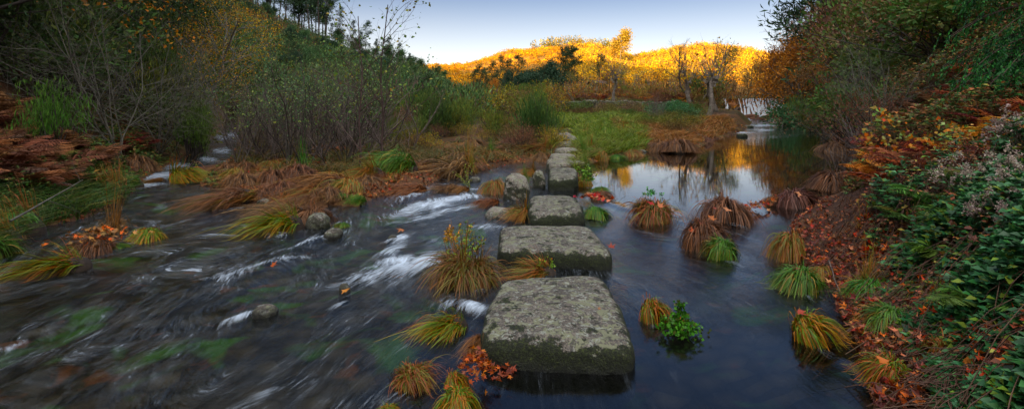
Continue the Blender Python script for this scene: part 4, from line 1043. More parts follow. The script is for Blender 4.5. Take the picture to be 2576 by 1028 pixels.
grass('bank_grass', 9000, (-220, 4.6, 420, 10), .28, [(3, (.03, .07, .012)), (2, (.055, .10, .015)), (1, (.14, .12, .03))], 'dark grass on the edge of the left bank', 65, dmin=.02, dmax=1.1, w=.007, droop=.9)

# seedheads, dead stems, vine
def seedhead(name, n, h, seed, cols, fl=.05):
    rg = np.random.default_rng(seed); ro = empty(name); segs, tips = [], []
    for _ in range(n): grow(segs, tips, rg.normal(size=3) * [.12, .12, 0], rg.normal(size=3) * .3 + [0, 0, 1], h * rg.uniform(.6, 1.1), .006, 0, rg, (5, 3), .12, .05, .8, .5, .33, .55)
    mb = MB(); add_tubes(mb, segs, (.11, .075, .055), 3); kid(mb.build('stem', M_BARK, ro), ro)
    P = np.repeat(np.array([t[0] for t in tips if t[2] > 0]), 9, 0); P = P + rg.normal(size=P.shape) * .016
    mb = MB(); add_leaves(mb, P, rdir(len(P)), fl * rg.uniform(.3, .7, len(P)), pal(len(P), cols, .2, rg), width=.7); kid(mb.build('seedhead', M_LEAF, ro), ro); return ro
SD = seedhead('seedhead_plant', 6, .62, 71, [(3, (.30, .24, .20)), (2, (.20, .15, .13))])
for px, Y, s, lab in [(2490, 4.3, 1.0, 'tall pale fluffy seedheads above the brambles, left clump'), (2535, 4.1, .95, 'tall pale fluffy seedheads near the right frame edge'), (2440, 4.5, .7, 'shorter pale seedheads beside the green fern'), (2555, 3.6, .75, 'lower pale seedheads hanging at the right frame edge'), (2505, 3.7, .6, 'dull seedheads on drooping stems among dark brambles'), (2570, 4.8, 1.1, 'back clump of pale seedheads against red bracken')]:
    place(SD, on(px, Y) + [0, 0, .2], s * .8, px * .1, lab, 'seedhead plant')
def twigs(name, n, h, seed, c, spread=.35, kids=(6, 3)):
    rg = np.random.default_rng(seed); ro = empty(name); segs, tips = [], []
    for _ in range(n): grow(segs, tips, rg.normal(size=3) * [.16, .16, 0], rg.normal(size=3) * spread + [0, 0, 1], h * rg.uniform(.6, 1.1), .008, 0, rg, kids, .1, .03, .5, .5, .5, .2)
    mb = MB(); add_tubes(mb, segs, c, 3); kid(mb.build('stem', M_BARK, ro), ro); return ro
GD = twigs('dead_shrub', 22, 1.3, 72, (.16, .13, .12), .22)
place(GD, on(2190, 9.3), 1.0, 0, 'grey feathery dead shrub at the right pool shore', 'shrub')
place(GD, on(2165, 10.0), .8, 2, 'smaller grey dead shrub behind the flat brown tussock', 'shrub')
place(GD, on(1652, 31), 1.2, 1, 'dark grey dead shrub between the meadow and green bushes', 'shrub')
VN = tree('leafy_vine', 1.6, .012, (7, 4), [(2, (.10, .19, .04)), (2, (.42, .20, .03)), (1, (.45, .10, .02)), (1, (.16, .24, .08))], 3, .085, .05, (.07, .05, .035), 73, spread=.7, stems=3, width=.8, crown='leaves', minleaf=0)
place(VN, on(2272, 6.8), .75, 0, 'climbing vine with green and yellow-orange leaves on the right bank', 'vine')
place(VN, on(2410, 6.2), .45, 2, 'small leafy vine with a big pale green leaf above bracken', 'vine')

# ------------------------------------------------------------------ trees
# valley saplings: thin stems, loose green leaves above
SG = [(3, (.06, .125, .045)), (2, (.10, .16, .05)), (1, (.20, .20, .04)), (1, (.05, .10, .05))]
S = [tree('sapling', 3.6, .022, (8, 4), SG, 2, .062, .10, DRK, 81, spread=.55, lift=.10, stems=3, ratio=.30, width=.8, start=.45),
     tree('sapling', 3.2, .018, (9, 4), SG, 2, .055, .10, (.11, .095, .08), 82, spread=.5, lift=.12, stems=5, ratio=.30, width=.8, start=.35),
     tree('sapling', 4.0, .03, (11, 5, 2), [(3, (.09, .16, .03)), (1, (.2, .15, .03))], 1, .08, .08, (.085, .05, .042), 83, spread=.6, lift=.08, stems=1, ratio=.42, width=.8, start=.15),
     tree('sapling', 3.6, .022, (9, 4, 2), None, 0, .1, .1, (.14, .105, .09), 84, spread=.55, lift=.10, stems=3, ratio=.36, start=.15)]
rg = np.random.default_rng(8)
for i in range(52):
    px = rg.uniform(588, 900); Y = rg.uniform(12.8, 19); p = on(px, Y)
    if float(sdist([p[0]], [p[1]])[0]) < .4: continue
    place(S[(0, 3, 1, 3, 3)[i % 5]], p, rg.uniform(.70, .98) * (1.0 + (Y - 14) * .02) * (.84 if px < 680 else 1.0), rg.random() * 6.28, 'thin multi-stemmed green-leaved sapling in the islet thicket', 'sapling', 'saplings of the islet thicket')
for px, Y, s, k, lab in [(905, 12.2, .98, 2, 'slender dark sapling leaning left, front of the thicket'), (965, 13.4, 1.08, 2, 'straight dark sapling with reddish twigs at the right end of thicket'),
                         (975, 15.5, 1.15, 3, 'bare reddish sapling behind the straight dark one'), (915, 15.5, 1.1, 3, 'bare reddish sapling behind the leaning one'), (770, 12.7, .95, 0, 'tall green-topped sapling in front of the thicket centre'),
                         (1035, 17, .9, 3, 'thin bare sapling standing apart right of the thicket'), (597, 12.8, .82, 1, 'leafy sapling at the left stream corner of the thicket'), (940, 19, 1.15, 0, 'tall sapling whose top leaves stand against the sky'), (985, 18, 1.1, 0, 'sapling with broad top leaves under the ridge pines')]:
    place(S[k], on(px, Y), s, px, lab, 'sapling')
# broom, heather and scrub
BROOM = [(3, (.035, .070, .018)), (2, (.05, .09, .025)), (1, (.08, .11, .02))]
B = {'broom': shrub('broom_shrub', 1.6, 1.7, 2600, BROOM, .20, 91, up=.85, mat=M_NEEDLE, width=.12, lobes=12),
     'broom2': shrub('broom_shrub', 1.5, 1.3, 2200, [(3, (.05, .085, .02)), (2, (.09, .12, .02)), (1, (.15, .14, .02))], .16, 92, up=.8, mat=M_NEEDLE, width=.14, lobes=11),
     'leafy': shrub('leafy_shrub', 1.6, 1.4, 2400, [(3, (.035, .075, .018)), (2, (.06, .11, .022)), (1, (.12, .12, .02))], .085, 93, up=.2, lobes=12),
     'olive': shrub('leafy_shrub', 1.7, 1.4, 1800, [(3, (.10, .10, .022)), (2, (.15, .12, .025)), (1, (.07, .055, .02))], .075, 94, up=.3, lobes=12),
     'brown': shrub('brown_shrub', 1.8, 1.4, 1700, [(3, (.11, .060, .035)), (2, (.16, .075, .035)), (1, (.08, .05, .035))], .075, 95, up=.5, width=.25, lobes=12),
     'yellow': shrub('yellow_shrub', 1.4, 1.3, 900, [(3, (.20, .17, .02)), (2, (.12, .13, .02)), (1, (.30, .18, .02))], .07, 96, up=.3, lobes=10, stemc=(.10, .07, .04)),
     'ivy': shrub('leafy_shrub', 1.8, 1.1, 3200, [(3, (.028, .085, .030)), (2, (.05, .12, .04)), (1, (.08, .13, .06))], .075, 97, up=.1, lobes=14, width=.75),
     'heath': shrub('heather_shrub', .9, 1.5, 2600, [(3, (.05, .10, .018)), (2, (.08, .14, .022))], .10, 98, up=.9, mat=M_NEEDLE, width=.12, lobes=9)}
def bush(k, px, Y, s, lab, grp=None, rz=None, hz=1.0):
    p = on(px, Y); return place(B[k], p - [0, 0, .1], s, rz if rz is not None else px * .37, lab, 'shrub', grp, sz=hz)
def bushes(n, box, kinds, sc, lab, grp, seed, dmin=.4, hz=(.7, 1.1)):
    rg = np.random.default_rng(seed); k = 0; t = 0
    while k < n and t < n * 20:
        t += 1; px = rg.uniform(box[0], box[2]); Y = rg.uniform(box[1], box[3]); p = on(px, Y)
        if float(sdist([p[0]], [Y])[0]) < dmin: continue
        bush(kinds[rg.integers(0, len(kinds))], px, Y, rg.uniform(*sc), lab, grp, rg.random() * 6.28, rg.uniform(*hz)); k += 1
bushes(40, (600, 20, 1140, 36), ['broom', 'broom', 'broom2', 'brown'], (.8, 1.35), 'dark green broom bush behind the sapling thicket', 'broom behind the saplings', 1)
bushes(26, (1000, 17, 1400, 34), ['broom2', 'yellow', 'brown', 'olive', 'yellow'], (.5, 1.0), 'low yellowish bush on the flat ground right of saplings', 'low bushes right of the saplings', 2)
bushes(22, (1120, 34, 1420, 60), ['olive', 'broom2', 'brown', 'yellow'], (1.2, 2.2), 'olive and brown bush below the dark evergreen', 'bushes below the dark evergreen', 3)
bushes(9, (1755, 50, 1788, 66), ['olive', 'leafy', 'brown'], (1.3, 2.2), 'olive bush between the pollards and the waterfall', 'bushes beside the waterfall', 4, dmin=1.0)
bushes(30, (1960, 46, 2150, 90), ['brown', 'brown', 'olive', 'broom2'], (2.2, 3.8), 'brown thicket bush on the far right slope', 'brown bushes on the far right slope', 5)
bushes(24, (2120, 16, 2420, 34), ['brown', 'olive', 'leafy', 'brown'], (1.6, 2.8), 'mixed brown and green bush on the right slope', 'bushes on the right slope', 6)
bushes(12, (2350, 13, 2760, 22), ['leafy', 'brown', 'ivy', 'leafy'], (1.4, 2.4), 'dark leafy bush high on the right bank', 'dark bushes on the right bank', 7, hz=(.5, .8))
bushes(14, (-150, 13, 250, 22), ['broom', 'leafy'], (1.6, 2.6), 'dark bush in the shade of the left trees', 'dark bushes on the left slope', 8)
bushes(26, (250, 16, 590, 34), ['broom', 'leafy', 'broom2'], (1.3, 2.3), 'dark green bush along the upper left stream', 'bushes along the upper left stream', 9, dmin=.6)
bushes(34, (-250, 24, 500, 60), ['broom', 'leafy', 'broom'], (1.5, 2.8), 'big dark bush on the steep left slope', 'bushes on the steep left slope', 10)
bushes(20, (1375, 42.6, 1800, 46), ['brown', 'brown', 'olive', 'leafy'], (.7, 1.2), 'rusty bush growing along the dry stone wall', 'rusty bushes along the stone wall', 11, hz=(.5, .7))
for k, px, Y, s, lab in [('ivy', 1668, 35, 1.25, 'dense green bush with tiny leaves right of the meadow'), ('ivy', 1708, 34, 1.2, 'green bush overlapping the dense one by the pool shore'), ('leafy', 1742, 36, 1.0, 'darker green bush behind the orange shore grass'),
                         ('heath', 128, 9.8, 1.15, 'bright green upright heather bush above the brown bracken'), ('heath', 480, 15.5, 1.3, 'light green feathery bush by the upper left stream'), ('heath', 498, 17, 1.3, 'second light green feathery bush by the upper left stream'),
                         ('ivy', 2030, 42, 2.6, 'blue-green ivy-covered bush beside the far right pool'), ('ivy', 2065, 38, 2.2, 'ivy bush sloping to the far right pool shore'), ('broom2', 2060, 33, 2.0, 'rounded olive-yellow bush above the ivy'),
                         ('broom2', 1243, 24, 1.0, 'yellow-green broom right of the flat ground'), ('broom', 1340, 24, 1.0, 'tall olive broom left of the path'), ('olive', 1325, 27, 1.6, 'olive bush with twiggy top left of the meadow'), ('broom', 1362, 19, 1.1, 'dark olive broom beside the start of meadow'),
                         ('yellow', 2100, 30, 1.5, 'small bush with yellow leaves on the right shore'), ('brown', 2140, 20, 1.6, 'twiggy brown bush overhanging the right pool shore'), ('leafy', 2165, 15, 1.4, 'green bush overhanging the right pool shore'), ('brown', 2200, 12.5, 1.2, 'reddish twiggy bush behind the grey dead shrub')]:
    bush(k, px, Y, s, lab)

bushes(30, (1390, 46.5, 1800, 64), ['brown', 'olive', 'brown', 'yellow', 'broom2'], (.8, 1.5), 'rusty or olive bush on the terrace above the wall', 'rusty bushes on the terrace', 12, hz=(.5, .9))
bushes(16, (1560, 26, 1790, 42), ['brown', 'olive', 'leafy', 'yellow'], (.5, .95), 'low mixed bush between meadow and pool shore', 'low bushes on the grassy point', 13, dmin=1.5, hz=(.5, .8))
ferns(30, (1385, 46, 1760, 56), ['rust1', 'gold', 'wine'], 'rusty bracken on the terrace above the stone wall', 'bracken on the terrace', (1.2, 1.9), 14)
bushes(16, (1378, 37, 1720, 42.2), ['brown', 'olive', 'brown', 'leafy'], (.85, 1.35), 'rusty bush in front of the stone wall at the meadow edge', 'rusty bushes at the meadow edge', 15, hz=(.5, .8))
bushes(12, (1600, 22, 1740, 37), ['olive', 'brown', 'broom2'], (.6, 1.0), 'small olive bush on the right half of the meadow', 'small bushes on the meadow', 16, dmin=1.5, hz=(.5, .8))
# hillside scrub beyond counting
def scrub(name, n, test, cols, size, lab, seed, leaves=34, yr=(40, 130), pxr=(-700, 1220), hw=1.2, hh=1.0, lsz=.42, mat=None, tall=1.0, wid=.4, upb=.7):
    rg = np.random.default_rng(seed); px = rg.uniform(pxr[0], pxr[1], n * 4); Y = yr[0] * (yr[1] / yr[0]) ** rg.random(n * 4); x = atY(px, Y)
    ok = (sdist(x, Y) > 1.0) & test(px, Y, x); x, Y = x[ok][:n], Y[ok][:n]; n = len(x); z = Hland(x, Y)
    s = size * rg.uniform(.5, 1.5, n) * (.6 + .8 * fbm(x * .08, Y * .08, 3, seed)); C = pal(n, cols, .25, rg)
    v = rdir(n * leaves, rg); r = rg.random(n * leaves) ** .35
    P = np.repeat(np.stack([x, Y, z], 1), leaves, 0); S_ = np.repeat(s, leaves)
    P = P + v * r[:, None] * S_[:, None] * [hw, hw, hh * tall] + np.stack([0 * S_, 0 * S_, S_ * .55 * tall], 1)
    mb = MB(); add_leaves(mb, P, v * .5 + rdir(len(P)) * .4 + [0, 0, upb], S_ * lsz * rg.uniform(.6, 1.3, len(P)), np.repeat(C, leaves, 0) * rg.uniform(.65, 1.35, (len(P), 1)), width=wid)
    o = mb.build(name, mat or M_NEEDLE); tag(o, lab, 'scrub', kind='stuff'); return o
HS = [(4, (.046, .082, .030)), (3, (.075, .12, .040)), (1, (.10, .12, .025)), (1, (.075, .048, .032))]
scrub('hillside_scrub', 6000, lambda a, Y, x: Y > 24, HS, 1.1, 'dark green scrub covering the left hill', 101, yr=(30, 125), leaves=72, lsz=.24, wid=.3, upb=.5)
scrub('hillside_scrub', 2600, lambda a, Y, x: fbm(x * .05, Y * .05, 3, 77) > .5, [(3, (.13, .055, .025)), (2, (.17, .075, .03)), (2, (.08, .10, .03))], .6, 'russet heath near the top of the left hill', 102, yr=(70, 130), pxr=(250, 800), leaves=30)
scrub('hillside_scrub', 2600, lambda a, Y, x: a > 1900 + (Y < 55) * 220, [(3, (.11, .065, .03)), (2, (.07, .075, .025)), (1, (.18, .08, .03))], 1.1, 'brown scrub covering the right hill', 103, yr=(20, 100), pxr=(1900, 3000), leaves=44, lsz=.34, wid=.25)
AU = [(3, (.16, .075, .03)), (2, (.10, .065, .035)), (2, (.14, .12, .03)), (1, (.24, .10, .02))]
scrub('terrace_scrub', 900, lambda a, Y, x: Y > 46, AU, .9, 'brown and olive scrub over the terrace', 104, yr=(46, 110), pxr=(1180, 1880), leaves=30, lsz=.3, wid=.3)
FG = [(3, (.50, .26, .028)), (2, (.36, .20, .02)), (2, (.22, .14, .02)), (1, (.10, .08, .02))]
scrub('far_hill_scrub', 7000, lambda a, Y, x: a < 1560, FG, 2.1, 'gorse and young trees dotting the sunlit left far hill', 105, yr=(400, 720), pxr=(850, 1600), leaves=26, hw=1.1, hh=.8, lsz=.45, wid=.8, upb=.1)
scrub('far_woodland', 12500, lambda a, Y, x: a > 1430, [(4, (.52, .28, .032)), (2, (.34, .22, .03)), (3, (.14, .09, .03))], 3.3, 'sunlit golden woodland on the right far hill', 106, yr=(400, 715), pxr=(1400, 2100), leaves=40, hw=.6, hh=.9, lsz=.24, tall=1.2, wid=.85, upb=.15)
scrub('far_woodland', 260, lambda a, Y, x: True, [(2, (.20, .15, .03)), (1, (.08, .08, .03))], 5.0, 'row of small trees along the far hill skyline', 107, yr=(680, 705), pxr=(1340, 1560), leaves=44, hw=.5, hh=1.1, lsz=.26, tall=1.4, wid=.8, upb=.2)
ba = tree('eucalyptus_tree', 34, .45, (9, 4), [(2, (.30, .19, .03)), (1, (.18, .13, .03))], 60, 1.6, 2.2, (.3, .25, .18), 108, spread=.7, ratio=.26, start=.4)
place(ba, on(1563, 560), 1.1, 0, 'tall sunlit tree on the saddle between the two far hills', 'tree'); place(ba, on(1548, 575), .8, 2, 'shorter sunlit tree left of the tall one on the saddle', 'tree')

# pines
PN = [pine('pine_tree', 15, 1, .22, per=16, wide=.17), pine('pine_tree', 15, 2, .28, per=14, wide=.15), pine('pine_tree', 13, 3, .25, per=16, wide=.24), pine('pine_tree', 10, 4, .12, per=16, wide=.27, dens=1.2, size=.4)]
rg = np.random.default_rng(31)
def ridgeY(px): return float(np.interp(px, [0, 600, 1170], [70, 105, 125]))
for i in range(30):
    px = rg.uniform(628, 822) if i < 24 else rg.uniform(585, 640); Y = ridgeY(px) + rg.uniform(-4, 9)
    place(PN[(0, 1, 1)[i % 3]], on(px, Y), rg.uniform(.85, 1.15), rg.random() * 6, 'tall thin-crowned pine in the stand on the left hilltop', 'pine tree', 'pines on the left hilltop', tilt=(0, rg.normal() * .04))
for px, tpy, dy, k, lab in [(852, 20, 2, 0, 'tallest pine standing alone right of the hilltop stand'), (884, 52, 3, 1, 'slim pine just right of the tallest lone one'), (918, 56, 0, 2, 'bushy dark pine on the slope of the ridge'), (835, 60, -2, 3, 'low spreading pine left of the tallest lone one'),
                        (905, 80, 3, 3, 'short pine between the slim and the bushy ones'), (948, 98, 2, 1, 'small slender pine lower on the ridge'), (962, 98, 3, 3, 'small bushy pine lower on the ridge, left of pair'), (985, 96, -3, 2, 'leafy round-topped pine behind the top sapling leaves'), (1000, 110, 2, 2, 'second round-topped pine behind the top sapling leaves'),
                        (1030, 135, 1, 3, 'little pine near the lower end of the ridge'), (1012, 130, 3, 1, 'thin pine near the lower end of ridge')]:
    Y = ridgeY(px) + dy; p = on(px, Y); h = zat(tpy, Y) - p[2]; place(PN[k], p, max(h, 2) / (15, 15, 13, 10)[k], px, lab, 'pine tree')
for px, tpy, Y, k, lab in [(1188, 178, 88, 2, 'pine at the left end of the group before the sunlit hill'), (1210, 165, 90, 3, 'pine second from left before the sunlit hill'), (1232, 158, 86, 2, 'full pine in the middle of the left valley group'), (1255, 142, 92, 0, 'tallest pine of the left valley group'), (1270, 152, 90, 2, 'dense pine beside the tallest of the left valley group'), (1222, 172, 95, 3, 'short pine inside the left valley group'),
                           (1303, 140, 84, 2, 'dark pine poking above the big dark evergreen'), (1405, 122, 96, 0, 'slim pine at the left of the pair against the gold hill'), (1418, 118, 98, 1, 'slim pine next to the one against the gold hill'), (1438, 124, 95, 2, 'broad pine right of the slim pair'), (1450, 120, 96, 2, 'broadest pine right of the slim pair'), (1508, 140, 110, 3, 'small dark cone-shaped pine alone before the gold hill')]:
    p = on(px, Y); h = zat(tpy, Y) - p[2]; place(PN[k], p, h / (15, 15, 13, 10)[k], px, lab, 'pine tree')
for px, Y, s, k, lab in [(2072, 40, 1.35, 0, 'tall red-barked pine crossing the top of frame on right slope'), (2035, 50, 1.15, 2, 'dark pine behind the orange oak, left one'), (2050, 47, 1.1, 2, 'dark pine behind the orange oak, right one')]:
    place(PN[k], on(px, Y), s, px, lab, 'pine tree')
rg = np.random.default_rng(32)
for i in range(24):
    px = rg.uniform(2090, 2330); Y = float(np.interp(px, [2090, 2330], [52, 34])) + rg.uniform(-2, 7)
    place(PN[(0, 1)[i % 2]], on(px, Y), rg.uniform(.8, 1.1), rg.random() * 6, 'thin-trunked pine in the wood along the right skyline', 'pine tree', 'pines along the right skyline', tilt=(0, rg.normal() * .03))

# the big ones
EV = [(3, (.016, .040, .020)), (2, (.026, .055, .028)), (1, (.04, .07, .035))]
e1 = tree('evergreen_oak', 7, .22, (10, 6, 4), EV, 30, .30, .55, DRK, 121, spread=.85, ratio=.42, start=.12, width=.5, stems=3)
for px, tpy, Y, lab, s2 in [(1345, 128, 78, 'big dark blue-green evergreen before the golden hill, left dome', 0), (1378, 140, 76, 'right dome of the dark blue-green evergreen pair', 1.7), (1312, 155, 80, 'lower dark evergreen at the left of the pair', 3), (1470, 205, 90, 'small blue-green tree behind the pollards', 4), (1678, 215, 90, 'rounded blue-green tree above the right pollards', 5), (1395, 185, 72, 'low right skirt tree of the dark evergreen pair', 2)]:
    p = on(px, Y); h = zat(tpy + 12, Y) - p[2]; place(e1, p, h / 8.4, s2, lab, 'tree')
OK = [(4, (.30, .105, .022)), (2, (.38, .15, .03)), (2, (.20, .07, .02))]
k1 = tree('oak_tree', 8, .2, (12, 6, 4), OK, 12, .24, .45, (.12, .09, .07), 122, spread=.85, ratio=.42, start=.2)
k2 = tree('oak_tree', 8, .2, (12, 6, 4), [(3, (.17, .085, .03)), (2, (.22, .11, .03)), (2, (.10, .09, .03))], 8, .20, .5, (.12, .09, .07), 123, spread=.85, ratio=.42, start=.15)
k3 = tree('oak_tree', 8, .2, (12, 6, 4), [(3, (.10, .10, .028)), (2, (.07, .085, .025)), (1, (.2, .14, .03))], 9, .20, .5, (.12, .10, .08), 124, spread=.8, ratio=.4, start=.15)
for o_, px, tpy, Y, lab in [(k1, 2010, 60, 44, 'large bright orange oak on the right slope'), (k1, 1975, 105, 50, 'smaller orange oak left of the large bright one'), (k1, 2110, 75, 36, 'orange oak right of the red-barked pine'), (k1, 2190, 35, 30, 'orange-leaved oak in the upper right wood'), (k1, 2310, 0, 22, 'orange oak whose branches reach the top frame edge'), (k1, 2230, 60, 26, 'orange oak below the skyline pines, right one'),
                            (k2, 1935, 130, 62, 'brown tree at the left foot of the right hill'), (k3, 1905, 150, 70, 'dark olive tree beside the waterfall, tall one'), (k2, 1985, 150, 46, 'brown half-bare tree in front of the orange oaks'), (k3, 1885, 180, 74, 'olive tree directly behind the waterfall'), (k2, 2140, 100, 28, 'brown half-bare tree overhanging the far right pool'),
                            (k1, 2180, 110, 24, 'orange-brown tree on the right slope over the pool'), (k2, 2262, 60, 20, 'brown autumn tree in the middle of the right slope'), (k3, 1812, 98, 75, 'tall cone-shaped olive tree right of the bare one'), (k1, 1243, 195, 66, 'orange oak below the left valley pines'), (k3, 1430, 175, 92, 'olive tree behind the left pollard'), (k2, 1530, 165, 92, 'brown tree behind the largest pollard'), (k3, 1560, 170, 90, 'dark olive tree right of the largest pollard'),
                            (k2, 2075, 130, 34, 'brown tree left of the overhanging half-bare one'), (k1, 2345, 20, 17, 'orange-brown tree left of the drooping conifer'), (k2, 2400, -30, 19, 'brown-leaved tree behind the drooping conifer'), (k2, 2290, 30, 24, 'brown tree between the upper right oaks'), (k2, 2360, -60, 26, 'green-brown tree at the top right frame edge')]:
    p = on(px, Y); h = zat(tpy, Y) - p[2]; s = h / 9.6; w_ = o_; place(w_, p, s, px, lab, 'tree')
# crowns one can tell apart on the left hill
h1 = tree('hill_tree', 4.2, .09, (9, 6, 3), [(3, (.040, .078, .028)), (2, (.06, .11, .038))], 16, .24, .40, DRK, 125, spread=.7, ratio=.40, start=.12, width=.5)
rg = np.random.default_rng(33)
for i in range(95):
    px = rg.uniform(430, 1165); yy = ridgeY(px); Y = yy * rg.uniform(.55, .99); o_ = (h1, PN[3], h1, e1)[i % 4]; h = rg.uniform(1.8, 3.4)
    place(o_, on(px, Y), h / (5.0, 10, 5.0, 8.4)[i % 4], rg.random() * 6.28, 'young dark pine among the scrub of the left hillside' if i % 4 == 1 else 'dark rounded tree among the scrub of the left hillside', 'pine tree' if i % 4 == 1 else 'tree', 'young pines on the left hillside' if i % 4 == 1 else 'rounded trees on the left hillside')
for i in range(26):
    px = rg.uniform(820, 1165); Y = ridgeY(px) + rg.uniform(-3, 3)
    place((h1, PN[3])[i % 2], on(px, Y), (rg.uniform(2.5, 4.5)) / (5.0, 10)[i % 2], rg.random() * 6.28, 'small bushy tree along the lower ridge skyline', 'tree', 'small trees along the lower ridge')
for i in range(26):
    px = rg.uniform(1180, 1640) if i % 4 else rg.uniform(1640, 1850); Y = rg.uniform(70, 95); p = on(px, Y); h = zat(rg.uniform(192, 222), Y) - p[2]
    place((k2, k3, e1, k2)[i % 4], p, h / 9.2, rg.random() * 6.28, 'brown or olive tree in the shaded row before the golden hill', 'tree', 'shaded trees before the golden hill')
# bare trees
b1 = tree('bare_tree', 7, .13, (12, 7, 4), None, bark=(.12, .085, .07), seed=131, spread=.75, ratio=.42, start=.2)
b2 = tree('bare_tree', 6, .09, (10, 6, 4), [(1, (.24, .11, .03))], 1, .12, .2, (.14, .085, .07), 132, spread=.7, ratio=.45, start=.15, stems=3)
rg = np.random.default_rng(41)
for i in range(40):
    px = rg.uniform(1390, 1860); Y = rg.uniform(88, 135); p = on(px, Y); h = zat(rg.uniform(176, 212), Y) - p[2]
    place((b1, b2)[i % 2], p, h / 7.5, rg.random() * 6, 'bare brown tree in the hazy row behind the pollards', 'tree', 'bare trees behind the pollards')
for i in range(16):
    px = rg.uniform(1900, 2130); Y = rg.uniform(34, 66); p = on(px, Y)
    if float(sdist([p[0]], [Y])[0]) < 1: continue
    place((b2, b1)[i % 2], p, rg.uniform(.9, 1.4), rg.random() * 6, 'leafless twiggy tree on the far right slope', 'tree', 'bare trees on the far right slope')
bt = tree('bare_tree', 13, .2, (13, 7, 4), None, bark=(.10, .075, .06), seed=133, spread=.55, ratio=.40, start=.35, lift=.12, stems=2)
p = on(1745, 46); place(bt, p, (zat(85, 46) - p[2]) / 14, 0, 'tallest bare tree with upswept twigs above the golden hill', 'tree')
p = on(1775, 50); place(bt, p, (zat(150, 50) - p[2]) / 14, 2, 'bare tree right of the tallest one, half its height', 'tree')
gs = tree('bare_shrub', 4.6, .022, (9, 6, 4), None, bark=(.15, .14, .11), seed=134, spread=.75, ratio=.5, start=.15, stems=9, lift=.0, bend=.14)
place(gs, on(300, 13), 1.0, 0, 'big fan-shaped bare grey shrub on the left bank', 'shrub')
place(gs, on(400, 15.5), .85, 2, 'bare grey shrub drooping toward the upper left stream', 'shrub')
place(gs, on(2070, 26), .9, 1, 'pale arching bare shrub on right pool shore', 'shrub')
place(gs, on(2230, 13), .6, 4, 'bare twiggy shrub on the right slope above the vine', 'shrub')
bi = tree('birch_tree', 8.5, .10, (15, 7, 4), [(3, (.30, .19, .02)), (2, (.36, .14, .02)), (1, (.14, .15, .02))], 4, .10, .22, (.20, .19, .16), 135, spread=.65, ratio=.38, start=.15, stems=2)
place(bi, on(500, 21), .72, 0, 'slender yellow-leaved birch beside the upper left stream', 'tree')
place(bi, on(455, 24), .6, 2, 'fainter yellowish birch behind the slender one', 'tree')
# overhanging dark trees, top left
l1 = tree('oak_tree', 9, .09, (13, 7, 4), [(3, (.24, .09, .012)), (2, (.32, .14, .015)), (1, (.10, .09, .02))], 12, .11, .35, DRK, 136, spread=.9, ratio=.5, start=.25)
place(l1, on(-70, 10.4), 1.0, 0, 'orange-leaved oak spreading over the top left corner', 'tree')
place(l1, on(250, 17), 1.0, 2.4, 'second orange-leaved oak behind the first, top left', 'tree')
l2 = tree('dark_tree', 8, .10, (13, 7, 4), [(3, (.018, .040, .014)), (2, (.03, .058, .018)), (1, (.06, .07, .02))], 15, .11, .42, DRK, 137, spread=.85, ratio=.42, start=.06, stems=3)
for px, Y, s, r, lab in [(-10, 12.5, .95, 0, 'dark leafy tree filling the left frame edge'), (-330, 10.5, .9, 1, 'shadowy tree leaning in from the left frame edge'), (110, 18, 1.15, 2, 'dark tree behind the orange-leaved oak'), (330, 24, 1.0, 3, 'dark tree behind the fan-shaped bare shrub'), (240, 30, 1.4, 4, 'tall dark tree on the upper left slope'), (420, 36, 1.2, 5, 'dark tree on the left slope behind birches'), (40, 26, 1.4, 5, 'tall dark tree high in the top left corner')]:
    place(l2, on(px, Y), s, r, lab, 'tree')
for x_, y_, r in [(-14, 2.5, 0), (-13, -2, 1), (-8.5, -5, 2), (14, -6, 4)]:  # unseen trees added outside the frame to darken the water
    place(l2, (x_, y_, gz(x_, y_)), .9, r, 'unseen tree added on the bank beside the camera to darken the water', 'tree', 'added shade trees beside the camera')
# drooping conifer, top right
def conifer(name, h, seed):
    rg = np.random.default_rng(seed); ro = empty(name); segs = [(0, 0, -.3, 0, 0, h, .16, .02)]; P, D, S_ = [], [], []
    for k in range(210):
        f = rg.random() ** .9; z = h * (.10 + .88 * f); a = rg.random() * 6.283; ln = h * .17 * (1 - f) ** .7 + .3
        o = np.array([math.cos(a), math.sin(a), 0]); b = np.array([0, 0, z]); last = b
        for s in np.linspace(.15, 1, 9):
            q = b + o * ln * s + np.array([0, 0, ln * (.22 * s - .55 * s * s)]); segs.append((*last, *q, .012, .008)); last = q
            for _ in range(3):
                r0 = q + rg.normal(size=3) * .07; dl = rg.uniform(.16, .42)
                for t in np.linspace(0, 1, 6):
                    c = r0 + o * dl * .35 * t + np.array([0, 0, -dl * t ** 1.3])
                    for sd in (-1, 1):
                        w = np.array([-o[1], o[0], 0]) * sd
                        P.append(c); D.append(w * .55 + o * .25 + np.array([0, 0, -.8]) + rg.normal(size=3) * .2); S_.append(.085 * (1.1 - .5 * t))
    P = np.array(P); n = len(P)
    mb = MB(); add_tubes(mb, segs, (.08, .05, .035), 4); kid(mb.build('trunk', M_BARK, ro), ro)
    mb = MB(); add_leaves(mb, P, np.array(D), np.array(S_), pal(n, [(3, (.018, .075, .016)), (2, (.035, .12, .022)), (1, (.012, .045, .014))], .3, rg), width=.32, fold=.03); kid(mb.build('crown', M_LEAF, ro), ro); return ro
cf = conifer('drooping_conifer', 8.0, 141)
p = on(2665, 8.8); place(cf, p - [0, 0, 0], 1.0, 0, 'dark green drooping conifer in the top right corner', 'tree')

